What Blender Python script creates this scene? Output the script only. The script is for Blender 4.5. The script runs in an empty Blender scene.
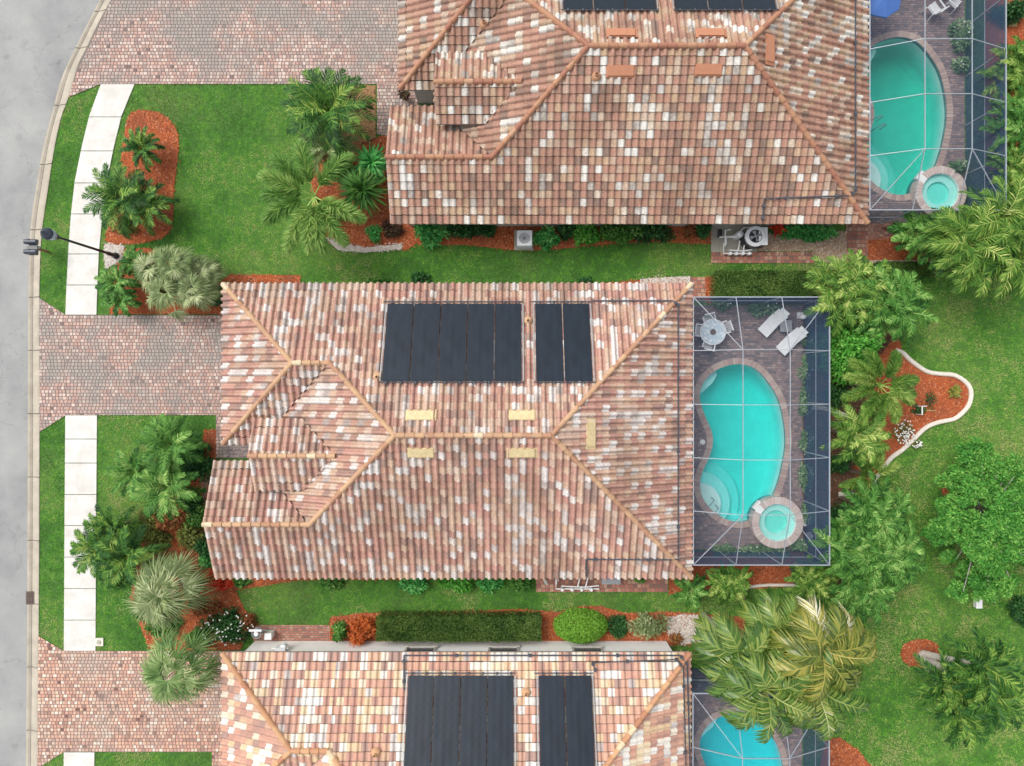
import bpy, bmesh, math, random
import numpy as np
from mathutils import Vector
R = random.Random(7); NR = np.random.default_rng(7)
PI = math.pi; rad = math.radians
S = 20.5; H = 33.0
C = bpy.context.scene.collection
# ---------------------------------------------------------------- helpers
def P(px, py, z=0.0):
    k = S*H/(H-z)
    return Vector(((px-512)/k, (383-py)/k, z))
def G2(l): return [((a-512)/S, (383-b)/S) for a, b in l]
def lin(c): return c/12.92 if c <= .04045 else ((c+.055)/1.055)**2.4
def rgb(r, g, b, f=1/1.5): return (lin(r/255)*f, lin(g/255)*f, lin(b/255)*f, 1)

class Acc:
    def __init__(s): s.V = []; s.F = []; s.r = []; s.n = 0
    def add(s, V, F, r=0.5):
        V = np.asarray(V, float).reshape(-1, 3); off = s.n
        s.V.append(V); s.n += len(V)
        for k, f in enumerate(F):
            s.F.append([i+off for i in f]); s.r.append(r if np.isscalar(r) else r[k])
    def addarr(s, V, F, r):            # numpy triangles / quads
        V = np.asarray(V, float).reshape(-1, 3)
        s.V.append(V); s.F.extend((np.asarray(F)+s.n).tolist()); s.n += len(V); s.r.extend(np.asarray(r).tolist())
    def box(s, x0, x1, y0, y1, z0, z1, r=.5):
        V = [(x, y, z) for z in (z0, z1) for y in (y0, y1) for x in (x0, x1)]
        s.add(V, [(0, 2, 3, 1), (4, 5, 7, 6), (0, 1, 5, 4), (2, 6, 7, 3), (0, 4, 6, 2), (1, 3, 7, 5)], r)
    def bar(s, a, b, w, h, r=.5):      # rectangular bar from a to b
        a = Vector(a); b = Vector(b); d = (b-a).normalized()
        up = Vector((0, 0, 1)) if abs(d.z) < .9 else Vector((1, 0, 0))
        sd = d.cross(up).normalized()*w/2; u = sd.cross(d).normalized()*h/2
        V = [a-sd-u, a+sd-u, a+sd+u, a-sd+u, b-sd-u, b+sd-u, b+sd+u, b-sd+u]
        s.add([tuple(v) for v in V], [(0, 3, 2, 1), (4, 5, 6, 7), (0, 1, 5, 4), (1, 2, 6, 5), (2, 3, 7, 6), (3, 0, 4, 7)], r)
    def tube(s, pts, rr, n=8, r=.5, cap=True):
        pts = [Vector(p) for p in pts]
        if np.isscalar(rr): rr = [rr]*len(pts)
        rings = []
        for i, p in enumerate(pts):
            d = (pts[min(i+1, len(pts)-1)]-pts[max(i-1, 0)]).normalized()
            up = Vector((0, 0, 1)) if abs(d.z) < .9 else Vector((1, 0, 0))
            a = d.cross(up).normalized(); b = a.cross(d)
            rings.append([tuple(p+(a*math.cos(2*PI*k/n)+b*math.sin(2*PI*k/n))*rr[i]) for k in range(n)])
        V = [v for g in rings for v in g]; F = []
        for i in range(len(pts)-1):
            for k in range(n): F.append((i*n+k, i*n+(k+1) % n, (i+1)*n+(k+1) % n, (i+1)*n+k))
        if cap: F += [tuple(range(n))[::-1], tuple((len(pts)-1)*n+k for k in range(n))]
        s.add(V, F, r)
    def lathe(s, c, prof, n=24, r=.5):  # profile [(radius, z)] about a vertical axis
        V = []; F = []
        for q, z in prof:
            for k in range(n): V.append((c[0]+q*math.cos(2*PI*k/n), c[1]+q*math.sin(2*PI*k/n), c[2]+z))
        for i in range(len(prof)-1):
            for k in range(n): F.append((i*n+k, i*n+(k+1) % n, (i+1)*n+(k+1) % n, (i+1)*n+k))
        s.add(V, F, r)
    def build(s, name, m, parent=None, smooth=False):
        me = bpy.data.meshes.new(name)
        V = np.concatenate(s.V) if s.V else np.zeros((0, 3))
        me.from_pydata(V.tolist(), [], s.F)
        a = me.attributes.new('rnd', 'FLOAT', 'FACE'); a.data.foreach_set('value', np.asarray(s.r, dtype=np.float32))
        if smooth: me.polygons.foreach_set('use_smooth', [True]*len(me.polygons))
        me.materials.append(M[m]); me.update()
        o = bpy.data.objects.new(name, me); C.objects.link(o)
        if parent:
            o.parent = parent; o.location = -parent.location
        return o
def recenter(o):
    me = o.data; n = len(me.vertices); co = np.empty(n*3); me.vertices.foreach_get('co', co); co = co.reshape(-1, 3)
    c = (co.min(0)+co.max(0))/2; c[2] = co[:, 2].min()
    co -= c; me.vertices.foreach_set('co', co.ravel()); me.update(); o.location = c
def tag(o, label=None, cat=None, group=None, kind=None):
    if label: o['label'] = label
    if cat: o['category'] = cat
    if group: o['group'] = group
    if kind: o['kind'] = kind
    return o
def thing(name, label, cat, loc, group=None):
    o = bpy.data.objects.new(name, None); C.objects.link(o); o.location = loc; o.empty_display_size = .2
    return tag(o, label, cat, group)
def copy_thing(o, loc):
    c = o.copy(); C.objects.link(c); c.location = loc
    for ch in o.children:
        d = ch.copy(); C.objects.link(d); d.parent = c
        for g in ch.children:
            e = g.copy(); C.objects.link(e); e.parent = d
    return c
def inpoly(x, y, poly):
    x = np.asarray(x, float); y = np.asarray(y, float); r = np.zeros(x.shape, bool); n = len(poly)
    for i in range(n):
        x1, y1 = poly[i]; x2, y2 = poly[(i+1) % n]
        if y1 == y2: continue
        r ^= ((y1 > y) != (y2 > y)) & (x < (x2-x1)*(y-y1)/(y2-y1)+x1)
    return r
def vnoise(x, y, scale, seed):
    g = np.random.default_rng(seed).random((128, 128)); x = np.asarray(x)/scale+500; y = np.asarray(y)/scale+500
    xi = np.floor(x).astype(int); yi = np.floor(y).astype(int); fx = x-xi; fy = y-yi
    fx = fx*fx*(3-2*fx); fy = fy*fy*(3-2*fy); a = lambda i, j: g[i % 128, j % 128]
    return (a(xi, yi)*(1-fx)+a(xi+1, yi)*fx)*(1-fy)+(a(xi, yi+1)*(1-fx)+a(xi+1, yi+1)*fx)*fy
def smoothpoly(l, n=6):                # closed Catmull-Rom
    out = []; m = len(l)
    for i in range(m):
        p0, p1, p2, p3 = [np.array(l[(i+k) % m], float) for k in (-1, 0, 1, 2)]
        for j in range(n):
            t = j/n; out.append(tuple(.5*((2*p1)+(-p0+p2)*t+(2*p0-5*p1+4*p2-p3)*t*t+(-p0+3*p1-3*p2+p3)*t**3)))
    return out
def smoothline(l, n=6):
    out = []; m = len(l)
    for i in range(m-1):
        p0, p1, p2, p3 = [np.array(l[min(max(i+k, 0), m-1)], float) for k in (-1, 0, 1, 2)]
        for j in range(n):
            t = j/n; out.append(tuple(.5*((2*p1)+(-p0+p2)*t+(2*p0-5*p1+4*p2-p3)*t*t+(-p0+3*p1-3*p2+p3)*t**3)))
    out.append(tuple(l[-1])); return out
def sheet(name, outer, holes, z, m, parent=None):
    bm = bmesh.new(); E = []
    for loop in [outer]+holes:
        vs = [bm.verts.new((a, b, z)) for a, b in loop]
        for i in range(len(vs)): E.append(bm.edges.new((vs[i], vs[(i+1) % len(vs)])))
    bmesh.ops.triangle_fill(bm, use_beauty=True, use_dissolve=False, edges=E)
    for f in bm.faces:
        if f.normal.z < 0: f.normal_flip()
    me = bpy.data.meshes.new(name); bm.to_mesh(me); bm.free(); me.materials.append(M[m])
    o = bpy.data.objects.new(name, me); C.objects.link(o)
    if parent: o.parent = parent; o.location = -parent.location
    return o
def struct(o): o['kind'] = 'structure'; return o
# ---------------------------------------------------------------- materials
M = {}
def new(name):
    m = bpy.data.materials.new(name); m.use_nodes = True; M[name] = m
    return m, m.node_tree.nodes, m.node_tree.links, m.node_tree.nodes['Principled BSDF']
def ramp(n, stops, interp='LINEAR'):
    r = n.new('ShaderNodeValToRGB'); e = r.color_ramp; e.interpolation = interp
    while len(e.elements) < len(stops): e.elements.new(.5)
    for el, (p, c) in zip(e.elements, stops): el.position = p; el.color = c
    return r
def noise(n, l, scale, detail=4, rough=.6, vec=None):
    t = n.new('ShaderNodeTexNoise'); t.inputs['Scale'].default_value = scale; t.inputs['Detail'].default_value = detail; t.inputs['Roughness'].default_value = rough
    if vec: l.new(vec, t.inputs['Vector'])
    return t
def mixc(n, l, a, b, fac, mode='MIX'):
    m = n.new('ShaderNodeMix'); m.data_type = 'RGBA'; m.blend_type = mode
    for s, v in ((6, a), (7, b)):
        if isinstance(v, tuple): m.inputs[s].default_value = v
        else: l.new(v, m.inputs[s])
    if isinstance(fac, (int, float)): m.inputs[0].default_value = fac
    else: l.new(fac, m.inputs[0])
    return m.outputs[2]
def pos(n): return n.new('ShaderNodeNewGeometry').outputs['Position']
def bump(n, l, b, h, strength, dist):
    k = n.new('ShaderNodeBump'); k.inputs['Strength'].default_value = strength; k.inputs['Distance'].default_value = dist
    l.new(h, k.inputs['Height']); l.new(k.outputs[0], b.inputs['Normal'])
def plain(name, col, rough=.6, metal=0, var=.15, scale=6):
    m, n, l, b = new(name); t = noise(n, l, scale, 5, .6, pos(n))
    r = ramp(n, [(.3, tuple(c*(1-var) for c in col[:3])+(1,)), (.7, tuple(min(1, c*(1+var)) for c in col[:3])+(1,))])
    l.new(t.outputs['Fac'], r.inputs[0]); l.new(r.outputs[0], b.inputs['Base Color'])
    b.inputs['Roughness'].default_value = rough; b.inputs['Metallic'].default_value = metal
def attrmat(name, stops, interp='CONSTANT', rough=.7, stain=None, stain_scale=.5, stain_rng=(.45, .7), fine=.2, fscale=25, bumpd=0, spec=.3, jit=0):
    m, n, l, b = new(name); a = n.new('ShaderNodeAttribute'); a.attribute_name = 'rnd'
    r = ramp(n, stops, interp); p = pos(n); src = a.outputs['Fac']
    if jit:
        tj = noise(n, l, 7, 3, .6, p); m1 = n.new('ShaderNodeMath'); m1.operation = 'MULTIPLY_ADD'; m1.inputs[1].default_value = jit*2; m1.inputs[2].default_value = -jit; l.new(tj.outputs['Fac'], m1.inputs[0])
        m2 = n.new('ShaderNodeMath'); m2.operation = 'ADD'; l.new(src, m2.inputs[0]); l.new(m1.outputs[0], m2.inputs[1]); m3 = n.new('ShaderNodeMath'); m3.operation = 'ADD'; m3.use_clamp = True; m3.inputs[1].default_value = 0; l.new(m2.outputs[0], m3.inputs[0]); src = m3.outputs[0]
    l.new(src, r.inputs[0]); c = r.outputs[0]
    if stain:
        t = noise(n, l, stain_scale, 5, .65, p); q = ramp(n, [(stain_rng[0], (0, 0, 0, 1)), (stain_rng[1], (1, 1, 1, 1))])
        l.new(t.outputs['Fac'], q.inputs[0]); mth = n.new('ShaderNodeMath'); mth.operation = 'MULTIPLY'; mth.inputs[1].default_value = stain[1]
        l.new(q.outputs[0], mth.inputs[0]); c = mixc(n, l, c, stain[0], mth.outputs[0])
    t2 = noise(n, l, fscale, 4, .7, p); q2 = ramp(n, [(.3, (1-fine,)*3+(1,)), (.7, (1+fine,)*3+(1,))]); l.new(t2.outputs['Fac'], q2.inputs[0])
    c = mixc(n, l, c, q2.outputs[0], 1.0, 'MULTIPLY'); l.new(c, b.inputs['Base Color'])
    b.inputs['Roughness'].default_value = rough; b.inputs['Specular IOR Level'].default_value = spec
    if bumpd: bump(n, l, b, t2.outputs['Fac'], .6, bumpd)
# roof tiles, one palette per house
attrmat('tile_salmon', [(0, rgb(172, 144, 133)), (.13, rgb(196, 148, 134)), (.30, rgb(214, 166, 150)), (.46, rgb(206, 162, 142)), (.60, rgb(222, 190, 165)), (.72, rgb(215, 184, 167)), (.80, rgb(232, 206, 186)), (.85, rgb(238, 233, 228)), (.95, rgb(239, 230, 225)), (1, rgb(186, 172, 165))], 'LINEAR',
        stain=(rgb(142, 120, 100), .45), stain_scale=.35, stain_rng=(.42, .68), fine=.28, fscale=14, rough=.75, jit=.06)
attrmat('tile_red', [(0, rgb(148, 125, 112)), (.14, rgb(177, 135, 118)), (.32, rgb(197, 153, 133)), (.50, rgb(185, 141, 122)), (.64, rgb(203, 173, 143)), (.75, rgb(200, 171, 152)), (.83, rgb(217, 197, 175)), (.89, rgb(237, 234, 226)), (.95, rgb(230, 226, 218)), (1, rgb(168, 157, 148))], 'LINEAR',
        stain=(rgb(128, 102, 84), .5), stain_scale=.45, stain_rng=(.46, .66), fine=.28, fscale=14, rough=.75, jit=.06)
attrmat('tile_cream', [(0, rgb(185, 153, 142)), (.14, rgb(211, 161, 143)), (.30, rgb(227, 181, 156)), (.46, rgb(219, 167, 146)), (.58, rgb(235, 204, 165)), (.70, rgb(243, 222, 188)), (.80, rgb(249, 240, 226)), (.92, rgb(249, 246, 240)), (1, rgb(196, 182, 176))], 'LINEAR',
        stain=(rgb(160, 138, 122), .3), stain_scale=.4, stain_rng=(.5, .75), fine=.16, fscale=14, rough=.75, jit=.05)
attrmat('cap_tan', [(0, rgb(206, 164, 130)), (.4, rgb(216, 176, 138)), (.7, rgb(194, 148, 118)), (.97, rgb(236, 216, 182))], rough=.75, fine=.2)
attrmat('cap_red', [(0, rgb(188, 136, 108)), (.4, rgb(196, 148, 116)), (.7, rgb(176, 122, 100)), (.95, rgb(206, 162, 130))], rough=.75, fine=.2)
attrmat('cap_cream', [(0, rgb(210, 158, 120)), (.4, rgb(220, 174, 132)), (.7, rgb(196, 140, 108)), (.95, rgb(238, 214, 176))], rough=.75, fine=.15)
plain('tile_edge', (.13, .09, .072, 1), .9, 0, .3, 8); plain('underlay', (.06, .045, .04, 1), .9)  # tile_edge: row-line shade and edge dirt put into the nose colour
plain('stucco_cream', rgb(238, 232, 218), .85, 0, .05, 3); plain('stucco_beige', rgb(214, 212, 206), .85, 0, .06, 3); plain('stucco_white', (.90, .88, .85, 1), .85, 0, .04, 3)
plain('fascia', rgb(196, 186, 176), .6, 0, .1)
plain('vent_cream', rgb(230, 208, 158), .6, 0, .14); plain('vent_red', rgb(202, 138, 104), .6, 0, .08)
plain('white_paint', (.75, .75, .74, 1), .45, 0, .06); plain('white_plastic', (.7, .71, .72, 1), .4, 0, .06)
plain('trim_grey', (.42, .40, .36, 1), .5); plain('dark_glass', (.02, .025, .03, 1), .08); plain('black_metal', (.018, .022, .03, 1), .35, 0, .2)
plain('pipe_dark', (.05, .055, .07, 1), .45); plain('aluminium', (.30, .33, .37, 1), .4, .0, .06); plain('grey_metal', (.3, .31, .32, 1), .4, .3)
plain('wood', (.22, .12, .06, 1), .8, 0, .3); plain('blue_fabric', rgb(88, 140, 232), .7, 0, .1, 2); plain('brown_iron', rgb(112, 92, 84), .7, 0, .2)
plain('concrete_pad', rgb(190, 186, 170), .85, 0, .15); plain('kerb_white', rgb(250, 240, 226), .8, 0, .12, 9)
plain('stone_tan', rgb(206, 180, 120), .8); plain('lamp_glass', (.35, .42, .5, 1), .15); plain('navy_box', (.03, .04, .06, 1), .3, 0, .2)
plain('terracotta', rgb(170, 96, 70), .7); plain('trunk', (.16, .12, .085, 1), .9, 0, .35, 12); plain('trunk_pale', (.55, .51, .46, 1), .9, 0, .2, 12); plain('trunk_grey', (.30, .28, .25, 1), .9, 0, .25, 12)
plain('ceramic_white', (.72, .72, .75, 1), .3)
# solar mats
m, n, l, b = new('solar_mat'); w = n.new('ShaderNodeTexNoise'); w.inputs['Scale'].default_value = 3
r_ = ramp(n, [(.3, (.007, .012, .020, 1)), (.7, (.011, .019, .031, 1))]); l.new(w.outputs['Fac'], r_.inputs[0]); l.new(r_.outputs[0], b.inputs['Base Color']); b.inputs['Roughness'].default_value = .42; b.inputs['Specular IOR Level'].default_value = .25
# paving
attrmat('cobble', [(0, rgb(206, 166, 152)), (.25, rgb(220, 182, 168)), (.45, rgb(198, 174, 164)), (.62, rgb(230, 202, 188)), (.78, rgb(182, 154, 146)), (.92, rgb(234, 212, 200)), (.98, rgb(140, 116, 112))],
        stain=(rgb(168, 164, 158), .8), stain_scale=.36, stain_rng=(.44, .58), fine=.12, fscale=30, rough=.85)
attrmat('cobble_peach', [(0, rgb(224, 170, 148)), (.25, rgb(236, 186, 160)), (.45, rgb(206, 160, 144)), (.62, rgb(240, 208, 184)), (.78, rgb(186, 144, 126)), (.9, rgb(250, 230, 212)), (.965, rgb(140, 98, 88))],
        stain=(rgb(206, 188, 174), .7), stain_scale=.42, stain_rng=(.46, .66), fine=.12, fscale=30, rough=.85)
attrmat('deck_paver', [(0, rgb(160, 140, 138)), (.3, rgb(144, 132, 134)), (.5, rgb(176, 152, 148)), (.75, rgb(132, 122, 126)), (.9, rgb(190, 168, 160))],
        stain=(rgb(150, 140, 144), .5), stain_scale=.5, fine=.12, fscale=25, rough=.85)
attrmat('brick_red', [(0, rgb(206, 140, 116)), (.3, rgb(190, 122, 104)), (.6, rgb(216, 166, 138)), (.85, rgb(160, 116, 102))], fine=.15, rough=.9)
attrmat('pebbles', [(0, rgb(206, 176, 146)), (.3, rgb(180, 150, 124)), (.55, rgb(230, 206, 180)), (.75, rgb(150, 128, 108)), (.88, rgb(246, 236, 222))], fine=.15, rough=.9)
attrmat('white_pebbles', [(0, rgb(236, 226, 214)), (.4, rgb(216, 196, 184)), (.7, rgb(250, 246, 240)), (.88, rgb(180, 160, 146))], fine=.1, rough=.9)
plain('joint_sand', (.16, .135, .12, 1), .95); plain('soil', (.07, .045, .03, 1), .95, 0, .4)
attrmat('coping', [(0, rgb(206, 182, 170)), (.5, rgb(192, 168, 158)), (.8, rgb(216, 196, 182))], fine=.1, rough=.8)
attrmat('mulch', [(0, rgb(214, 118, 70)), (.25, rgb(188, 98, 58)), (.5, rgb(228, 142, 92)), (.75, rgb(140, 80, 56)), (.92, rgb(222, 160, 130))], stain=(rgb(140, 84, 64), .6), stain_scale=.8, fine=.25, fscale=20, rough=.95)
attrmat('shaded_brown_mulch', [(0, rgb(112, 84, 66)), (.3, rgb(88, 68, 54)), (.6, rgb(140, 92, 66)), (.85, rgb(72, 58, 48)), (.96, rgb(170, 150, 120))], fine=.25, fscale=20, rough=.95)  # brown mulch with the shade under the palms put into its colour
attrmat('dry_mulch', [(0, rgb(176, 136, 96)), (.3, rgb(150, 112, 80)), (.6, rgb(196, 158, 116)), (.85, rgb(130, 98, 74))], fine=.25, rough=.95)
attrmat('spa_rim', [(0, rgb(236, 216, 206)), (.5, rgb(224, 204, 196)), (.8, rgb(244, 228, 218))], fine=.1, rough=.8)
# road / concrete
m, n, l, b = new('asphalt'); p = pos(n); t = noise(n, l, .35, 6, .65, p); r_ = ramp(n, [(.3, rgb(146, 147, 147)), (.5, rgb(168, 169, 168)), (.7, rgb(184, 184, 181))]); l.new(t.outputs['Fac'], r_.inputs[0])
t2 = noise(n, l, 40, 3, .8, p); r2 = ramp(n, [(.3, (.86, .86, .86, 1)), (.7, (1.1, 1.1, 1.1, 1))]); l.new(t2.outputs['Fac'], r2.inputs[0])
t3 = noise(n, l, 1.6, 2, .5, p); r3 = ramp(n, [(.26, (.8, .8, .8, 1)), (.36, (1, 1, 1, 1))]); l.new(t3.outputs['Fac'], r3.inputs[0])
c = mixc(n, l, r_.outputs[0], r2.outputs[0], 1.0, 'MULTIPLY'); c = mixc(n, l, c, r3.outputs[0], .8, 'MULTIPLY')
vd = n.new('ShaderNodeTexVoronoi'); vd.feature = 'DISTANCE_TO_EDGE'; vd.inputs['Scale'].default_value = .22; wn = noise(n, l, 1.2, 4, .7, p); wv = n.new('ShaderNodeVectorMath'); wv.operation = 'ADD'; l.new(p, wv.inputs[0]); l.new(wn.outputs['Color'], wv.inputs[1]); l.new(wv.outputs[0], vd.inputs['Vector'])
rc = ramp(n, [(0, (.72, .72, .72, 1)), (.006, (1, 1, 1, 1))]); l.new(vd.outputs['Distance'], rc.inputs[0]); c = mixc(n, l, c, rc.outputs[0], .7, 'MULTIPLY'); l.new(c, b.inputs['Base Color']); b.inputs['Roughness'].default_value = .9; bump(n, l, b, t2.outputs['Fac'], .4, .01)
def concrete(name, lo, hi, sc=1.2):
    m, n, l, b = new(name); p = pos(n); t = noise(n, l, sc, 7, .7, p); r_ = ramp(n, [(.3, lo), (.65, hi)]); l.new(t.outputs['Fac'], r_.inputs[0])
    t2 = noise(n, l, 60, 3, .8, p); r2 = ramp(n, [(.3, (.92, .92, .92, 1)), (.7, (1.06, 1.06, 1.06, 1))]); l.new(t2.outputs['Fac'], r2.inputs[0])
    l.new(mixc(n, l, r_.outputs[0], r2.outputs[0], 1.0, 'MULTIPLY'), b.inputs['Base Color']); b.inputs['Roughness'].default_value = .9
concrete('gutter_conc', rgb(178, 168, 152), rgb(208, 198, 180)); concrete('walk_conc', rgb(222, 217, 208), rgb(250, 247, 242), 1.3)
concrete('dark_joint', (.10, .09, .08, 1), (.15, .13, .12, 1))
# lawn sheet
m, n, l, b = new('lawn'); p = pos(n); t = noise(n, l, .25, 6, .6, p); r_ = ramp(n, [(.3, (.035, .11, .014, 1)), (.5, (.055, .14, .022, 1)), (.7, (.11, .17, .04, 1))]); l.new(t.outputs['Fac'], r_.inputs[0])
t2 = noise(n, l, 9, 5, .75, p); r2 = ramp(n, [(.3, (.6, .6, .6, 1)), (.7, (1.3, 1.3, 1.3, 1))]); l.new(t2.outputs['Fac'], r2.inputs[0]); l.new(mixc(n, l, r_.outputs[0], r2.outputs[0], 1.0, 'MULTIPLY'), b.inputs['Base Color']); b.inputs['Roughness'].default_value = .95
# foliage
def foliage(name, stops, rough=.55, transl=.16, spec=.16):
    m, n, l, b = new(name); a = n.new('ShaderNodeAttribute'); a.attribute_name = 'rnd'
    r_ = ramp(n, stops); l.new(a.outputs['Fac'], r_.inputs[0]); l.new(r_.outputs[0], b.inputs['Base Color']); b.inputs['Roughness'].default_value = rough; b.inputs['Specular IOR Level'].default_value = spec
    tr = n.new('ShaderNodeBsdfTranslucent'); l.new(r_.outputs[0], tr.inputs['Color']); mx = n.new('ShaderNodeMixShader'); mx.inputs[0].default_value = transl
    l.new(b.outputs[0], mx.inputs[1]); l.new(tr.outputs[0], mx.inputs[2]); l.new(mx.outputs[0], n['Material Output'].inputs['Surface'])
F_ = .84
def fo(*c): return rgb(*c, F_)
foliage('leaf_green', [(0, fo(28, 68, 26)), (.45, fo(70, 124, 48)), (.8, fo(112, 158, 74)), (1, fo(160, 192, 108))])
foliage('leaf_dark', [(0, fo(24, 58, 30)), (.5, fo(44, 92, 44)), (1, fo(96, 142, 76))])
foliage('leaf_bright', [(0, fo(44, 108, 34)), (.5, fo(84, 160, 56)), (1, fo(140, 200, 90))])
foliage('leaf_emerald', [(0, fo(36, 108, 50)), (.5, fo(72, 160, 76)), (1, fo(146, 212, 120))])
foliage('leaf_fox', [(0, fo(48, 92, 34)), (.5, fo(98, 144, 58)), (1, fo(176, 198, 110))])
foliage('leaf_star', [(0, fo(34, 78, 28)), (.4, fo(72, 124, 48)), (.75, fo(112, 158, 72)), (1, fo(164, 194, 108))])
foliage('leaf_lime', [(0, fo(60, 110, 30)), (.4, fo(116, 172, 54)), (1, fo(160, 208, 92))])
foliage('leaf_date', [(0, fo(22, 54, 24)), (.35, fo(46, 92, 40)), (.7, fo(86, 132, 48)), (1, fo(154, 178, 84))])
foliage('leaf_tree', [(0, fo(38, 92, 34)), (.5, fo(80, 148, 58)), (1, fo(156, 204, 98))])
foliage('leaf_areca', [(0, fo(36, 74, 28)), (.45, fo(86, 130, 48)), (.8, fo(138, 166, 76)), (1, fo(190, 202, 116))])
foliage('leaf_gold', [(0, fo(70, 92, 34)), (.4, fo(124, 136, 54)), (.75, fo(176, 166, 80)), (.94, fo(196, 184, 108)), (1, fo(236, 234, 208))], .35, .2, .45)  # near-white end: glare on pale frond undersides painted as colour
foliage('leaf_king', [(0, fo(52, 92, 34)), (.4, fo(98, 134, 52)), (.75, fo(156, 170, 84)), (.94, fo(180, 188, 110)), (1, fo(240, 238, 206))], .3, .25, .6)  # last stop paints white frond glare and pale undersides
foliage('leaf_silver', [(0, fo(70, 96, 56)), (.5, fo(132, 150, 96)), (1, fo(200, 206, 160))])
foliage('leaf_grey', [(0, fo(62, 98, 50)), (.5, fo(112, 142, 78)), (1, fo(178, 194, 136))])
foliage('leaf_olive', [(0, fo(64, 76, 34)), (.5, fo(112, 122, 56)), (1, fo(164, 168, 90))])
foliage('leaf_rust', [(0, fo(88, 44, 34)), (.5, fo(146, 84, 50)), (1, fo(170, 140, 80))])
foliage('leaf_orange', [(0, fo(150, 60, 30)), (.5, fo(206, 104, 50)), (1, fo(226, 150, 84))])
foliage('leaf_red', [(0, fo(150, 36, 24)), (.5, fo(214, 66, 42)), (1, fo(236, 110, 70))])
foliage('leaf_maroon', [(0, fo(40, 30, 26)), (.5, fo(76, 48, 40)), (1, fo(90, 96, 52))])
foliage('leaf_hedge', [(0, fo(40, 64, 28)), (.5, fo(74, 108, 46)), (1, fo(124, 146, 72))])
foliage('leaf_pot', [(0, fo(50, 86, 52)), (.5, fo(104, 140, 92)), (1, fo(180, 200, 160))])
foliage('petal_white', [(0, (.7, .7, .66, 1)), (1, (.85, .85, .82, 1))])
foliage('grass_blade', [(0, (.042, .16, .010, 1)), (.3, (.105, .37, .022, 1)), (.55, (.22, .49, .048, 1)), (.8, (.38, .50, .12, 1)), (1, (.50, .50, .19, 1))], .7, .15, .2)
# water: tinted by absorption through its depth
def water(name, col, dens):
    m, n, l, b = new(name); n.remove(b); out = n['Material Output']
    tr = n.new('ShaderNodeBsdfTransparent'); gl = n.new('ShaderNodeBsdfGlossy'); gl.inputs['Roughness'].default_value = .03
    t = noise(n, l, 5, 3, .5, pos(n)); k = n.new('ShaderNodeBump'); k.inputs['Strength'].default_value = .15; k.inputs['Distance'].default_value = .05; l.new(t.outputs['Fac'], k.inputs['Height']); l.new(k.outputs[0], gl.inputs['Normal'])
    mx = n.new('ShaderNodeMixShader'); mx.inputs[0].default_value = .03; l.new(tr.outputs[0], mx.inputs[1]); l.new(gl.outputs[0], mx.inputs[2]); l.new(mx.outputs[0], out.inputs['Surface'])
    va = n.new('ShaderNodeVolumeAbsorption'); va.inputs['Color'].default_value = col; va.inputs['Density'].default_value = dens; l.new(va.outputs[0], out.inputs['Volume'])
water('water_cyan', (.0, .955, .93, 1), 1.2); water('water_green', (.0, .86, .78, 1), 1.25); water('water_blue', (.0, .93, .955, 1), 1.3); water('spa_water', (.12, .95, .88, 1), 3.2)
m, n, l, b = new('pool_plaster'); t = noise(n, l, 1.5, 6, .65, pos(n)); r_ = ramp(n, [(.3, (.72, .74, .72, 1)), (.7, (.82, .84, .82, 1))]); l.new(t.outputs['Fac'], r_.inputs[0]); l.new(r_.outputs[0], b.inputs['Base Color']); b.inputs['Roughness'].default_value = .8
plain('pool_tile', (.10, .22, .24, 1), .3, 0, .3, 20)
def screen(name, fac, col):
    m, n, l, b = new(name); n.remove(b); out = n['Material Output']; tr = n.new('ShaderNodeBsdfTransparent'); df = n.new('ShaderNodeBsdfDiffuse'); df.inputs['Color'].default_value = col
    mx = n.new('ShaderNodeMixShader'); mx.inputs[0].default_value = fac; l.new(tr.outputs[0], mx.inputs[1]); l.new(df.outputs[0], mx.inputs[2]); l.new(mx.outputs[0], out.inputs['Surface'])
screen('roof_mesh', .19, (.06, .09, .15, 1)); screen('wall_mesh', .62, (.05, .10, .17, 1))
m, n, l, b = new('table_glass'); t = n.new('ShaderNodeTexVoronoi'); t.inputs['Scale'].default_value = 9; r_ = ramp(n, [(.2, (.75, .78, .8, 1)), (.5, (.45, .55, .62, 1))]); l.new(t.outputs[0], r_.inputs[0]); l.new(r_.outputs[0], b.inputs['Base Color']); b.inputs['Roughness'].default_value = .12
# ---------------------------------------------------------------- setting
out_px = [(117, -42), (97.5, 0), (87.5, 20), (75, 45), (61, 75), (52.5, 105), (41, 150), (35, 185), (31, 210), (28, 242), (27, 297), (26.5, 384), (26, 574), (24.5, 766), (24, 820)]
in_px = [(131, -42), (111, 0), (100, 20), (87, 47), (77.5, 67), (69, 96), (61, 118), (54, 150), (47.5, 192), (44, 215), (41, 242), (39.3, 297), (39.5, 384), (39, 574), (37.5, 766), (37, 820)]
inl = G2(smoothline(in_px, 4)); outl = G2(smoothline(out_px, 4))
def xat(line, y):
    ys = [p[1] for p in line][::-1]; xs = [p[0] for p in line][::-1]
    return float(np.interp(y, ys, xs))
pool_px = [(738, 363.5), (752, 366.5), (762, 374), (772, 387), (779, 400), (784, 420), (786, 441), (783.5, 462), (778, 484), (771, 500), (760, 514), (748, 521), (737, 522.5), (724, 519), (710, 509), (702, 498), (699.3, 484), (702, 471), (708, 458), (712, 444), (711, 432), (706, 420), (700.5, 405), (699, 393), (703, 382), (712, 372), (724, 366)]
pool = G2(smoothpoly(pool_px, 3)); spa_c = ((774.5-512)/S, (383-521)/S); spa_r = 25.5/S
SH = {1: (7.9, 15.9), 2: (0, 0), 3: (-.05, -16.55)}           # house offsets
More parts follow.
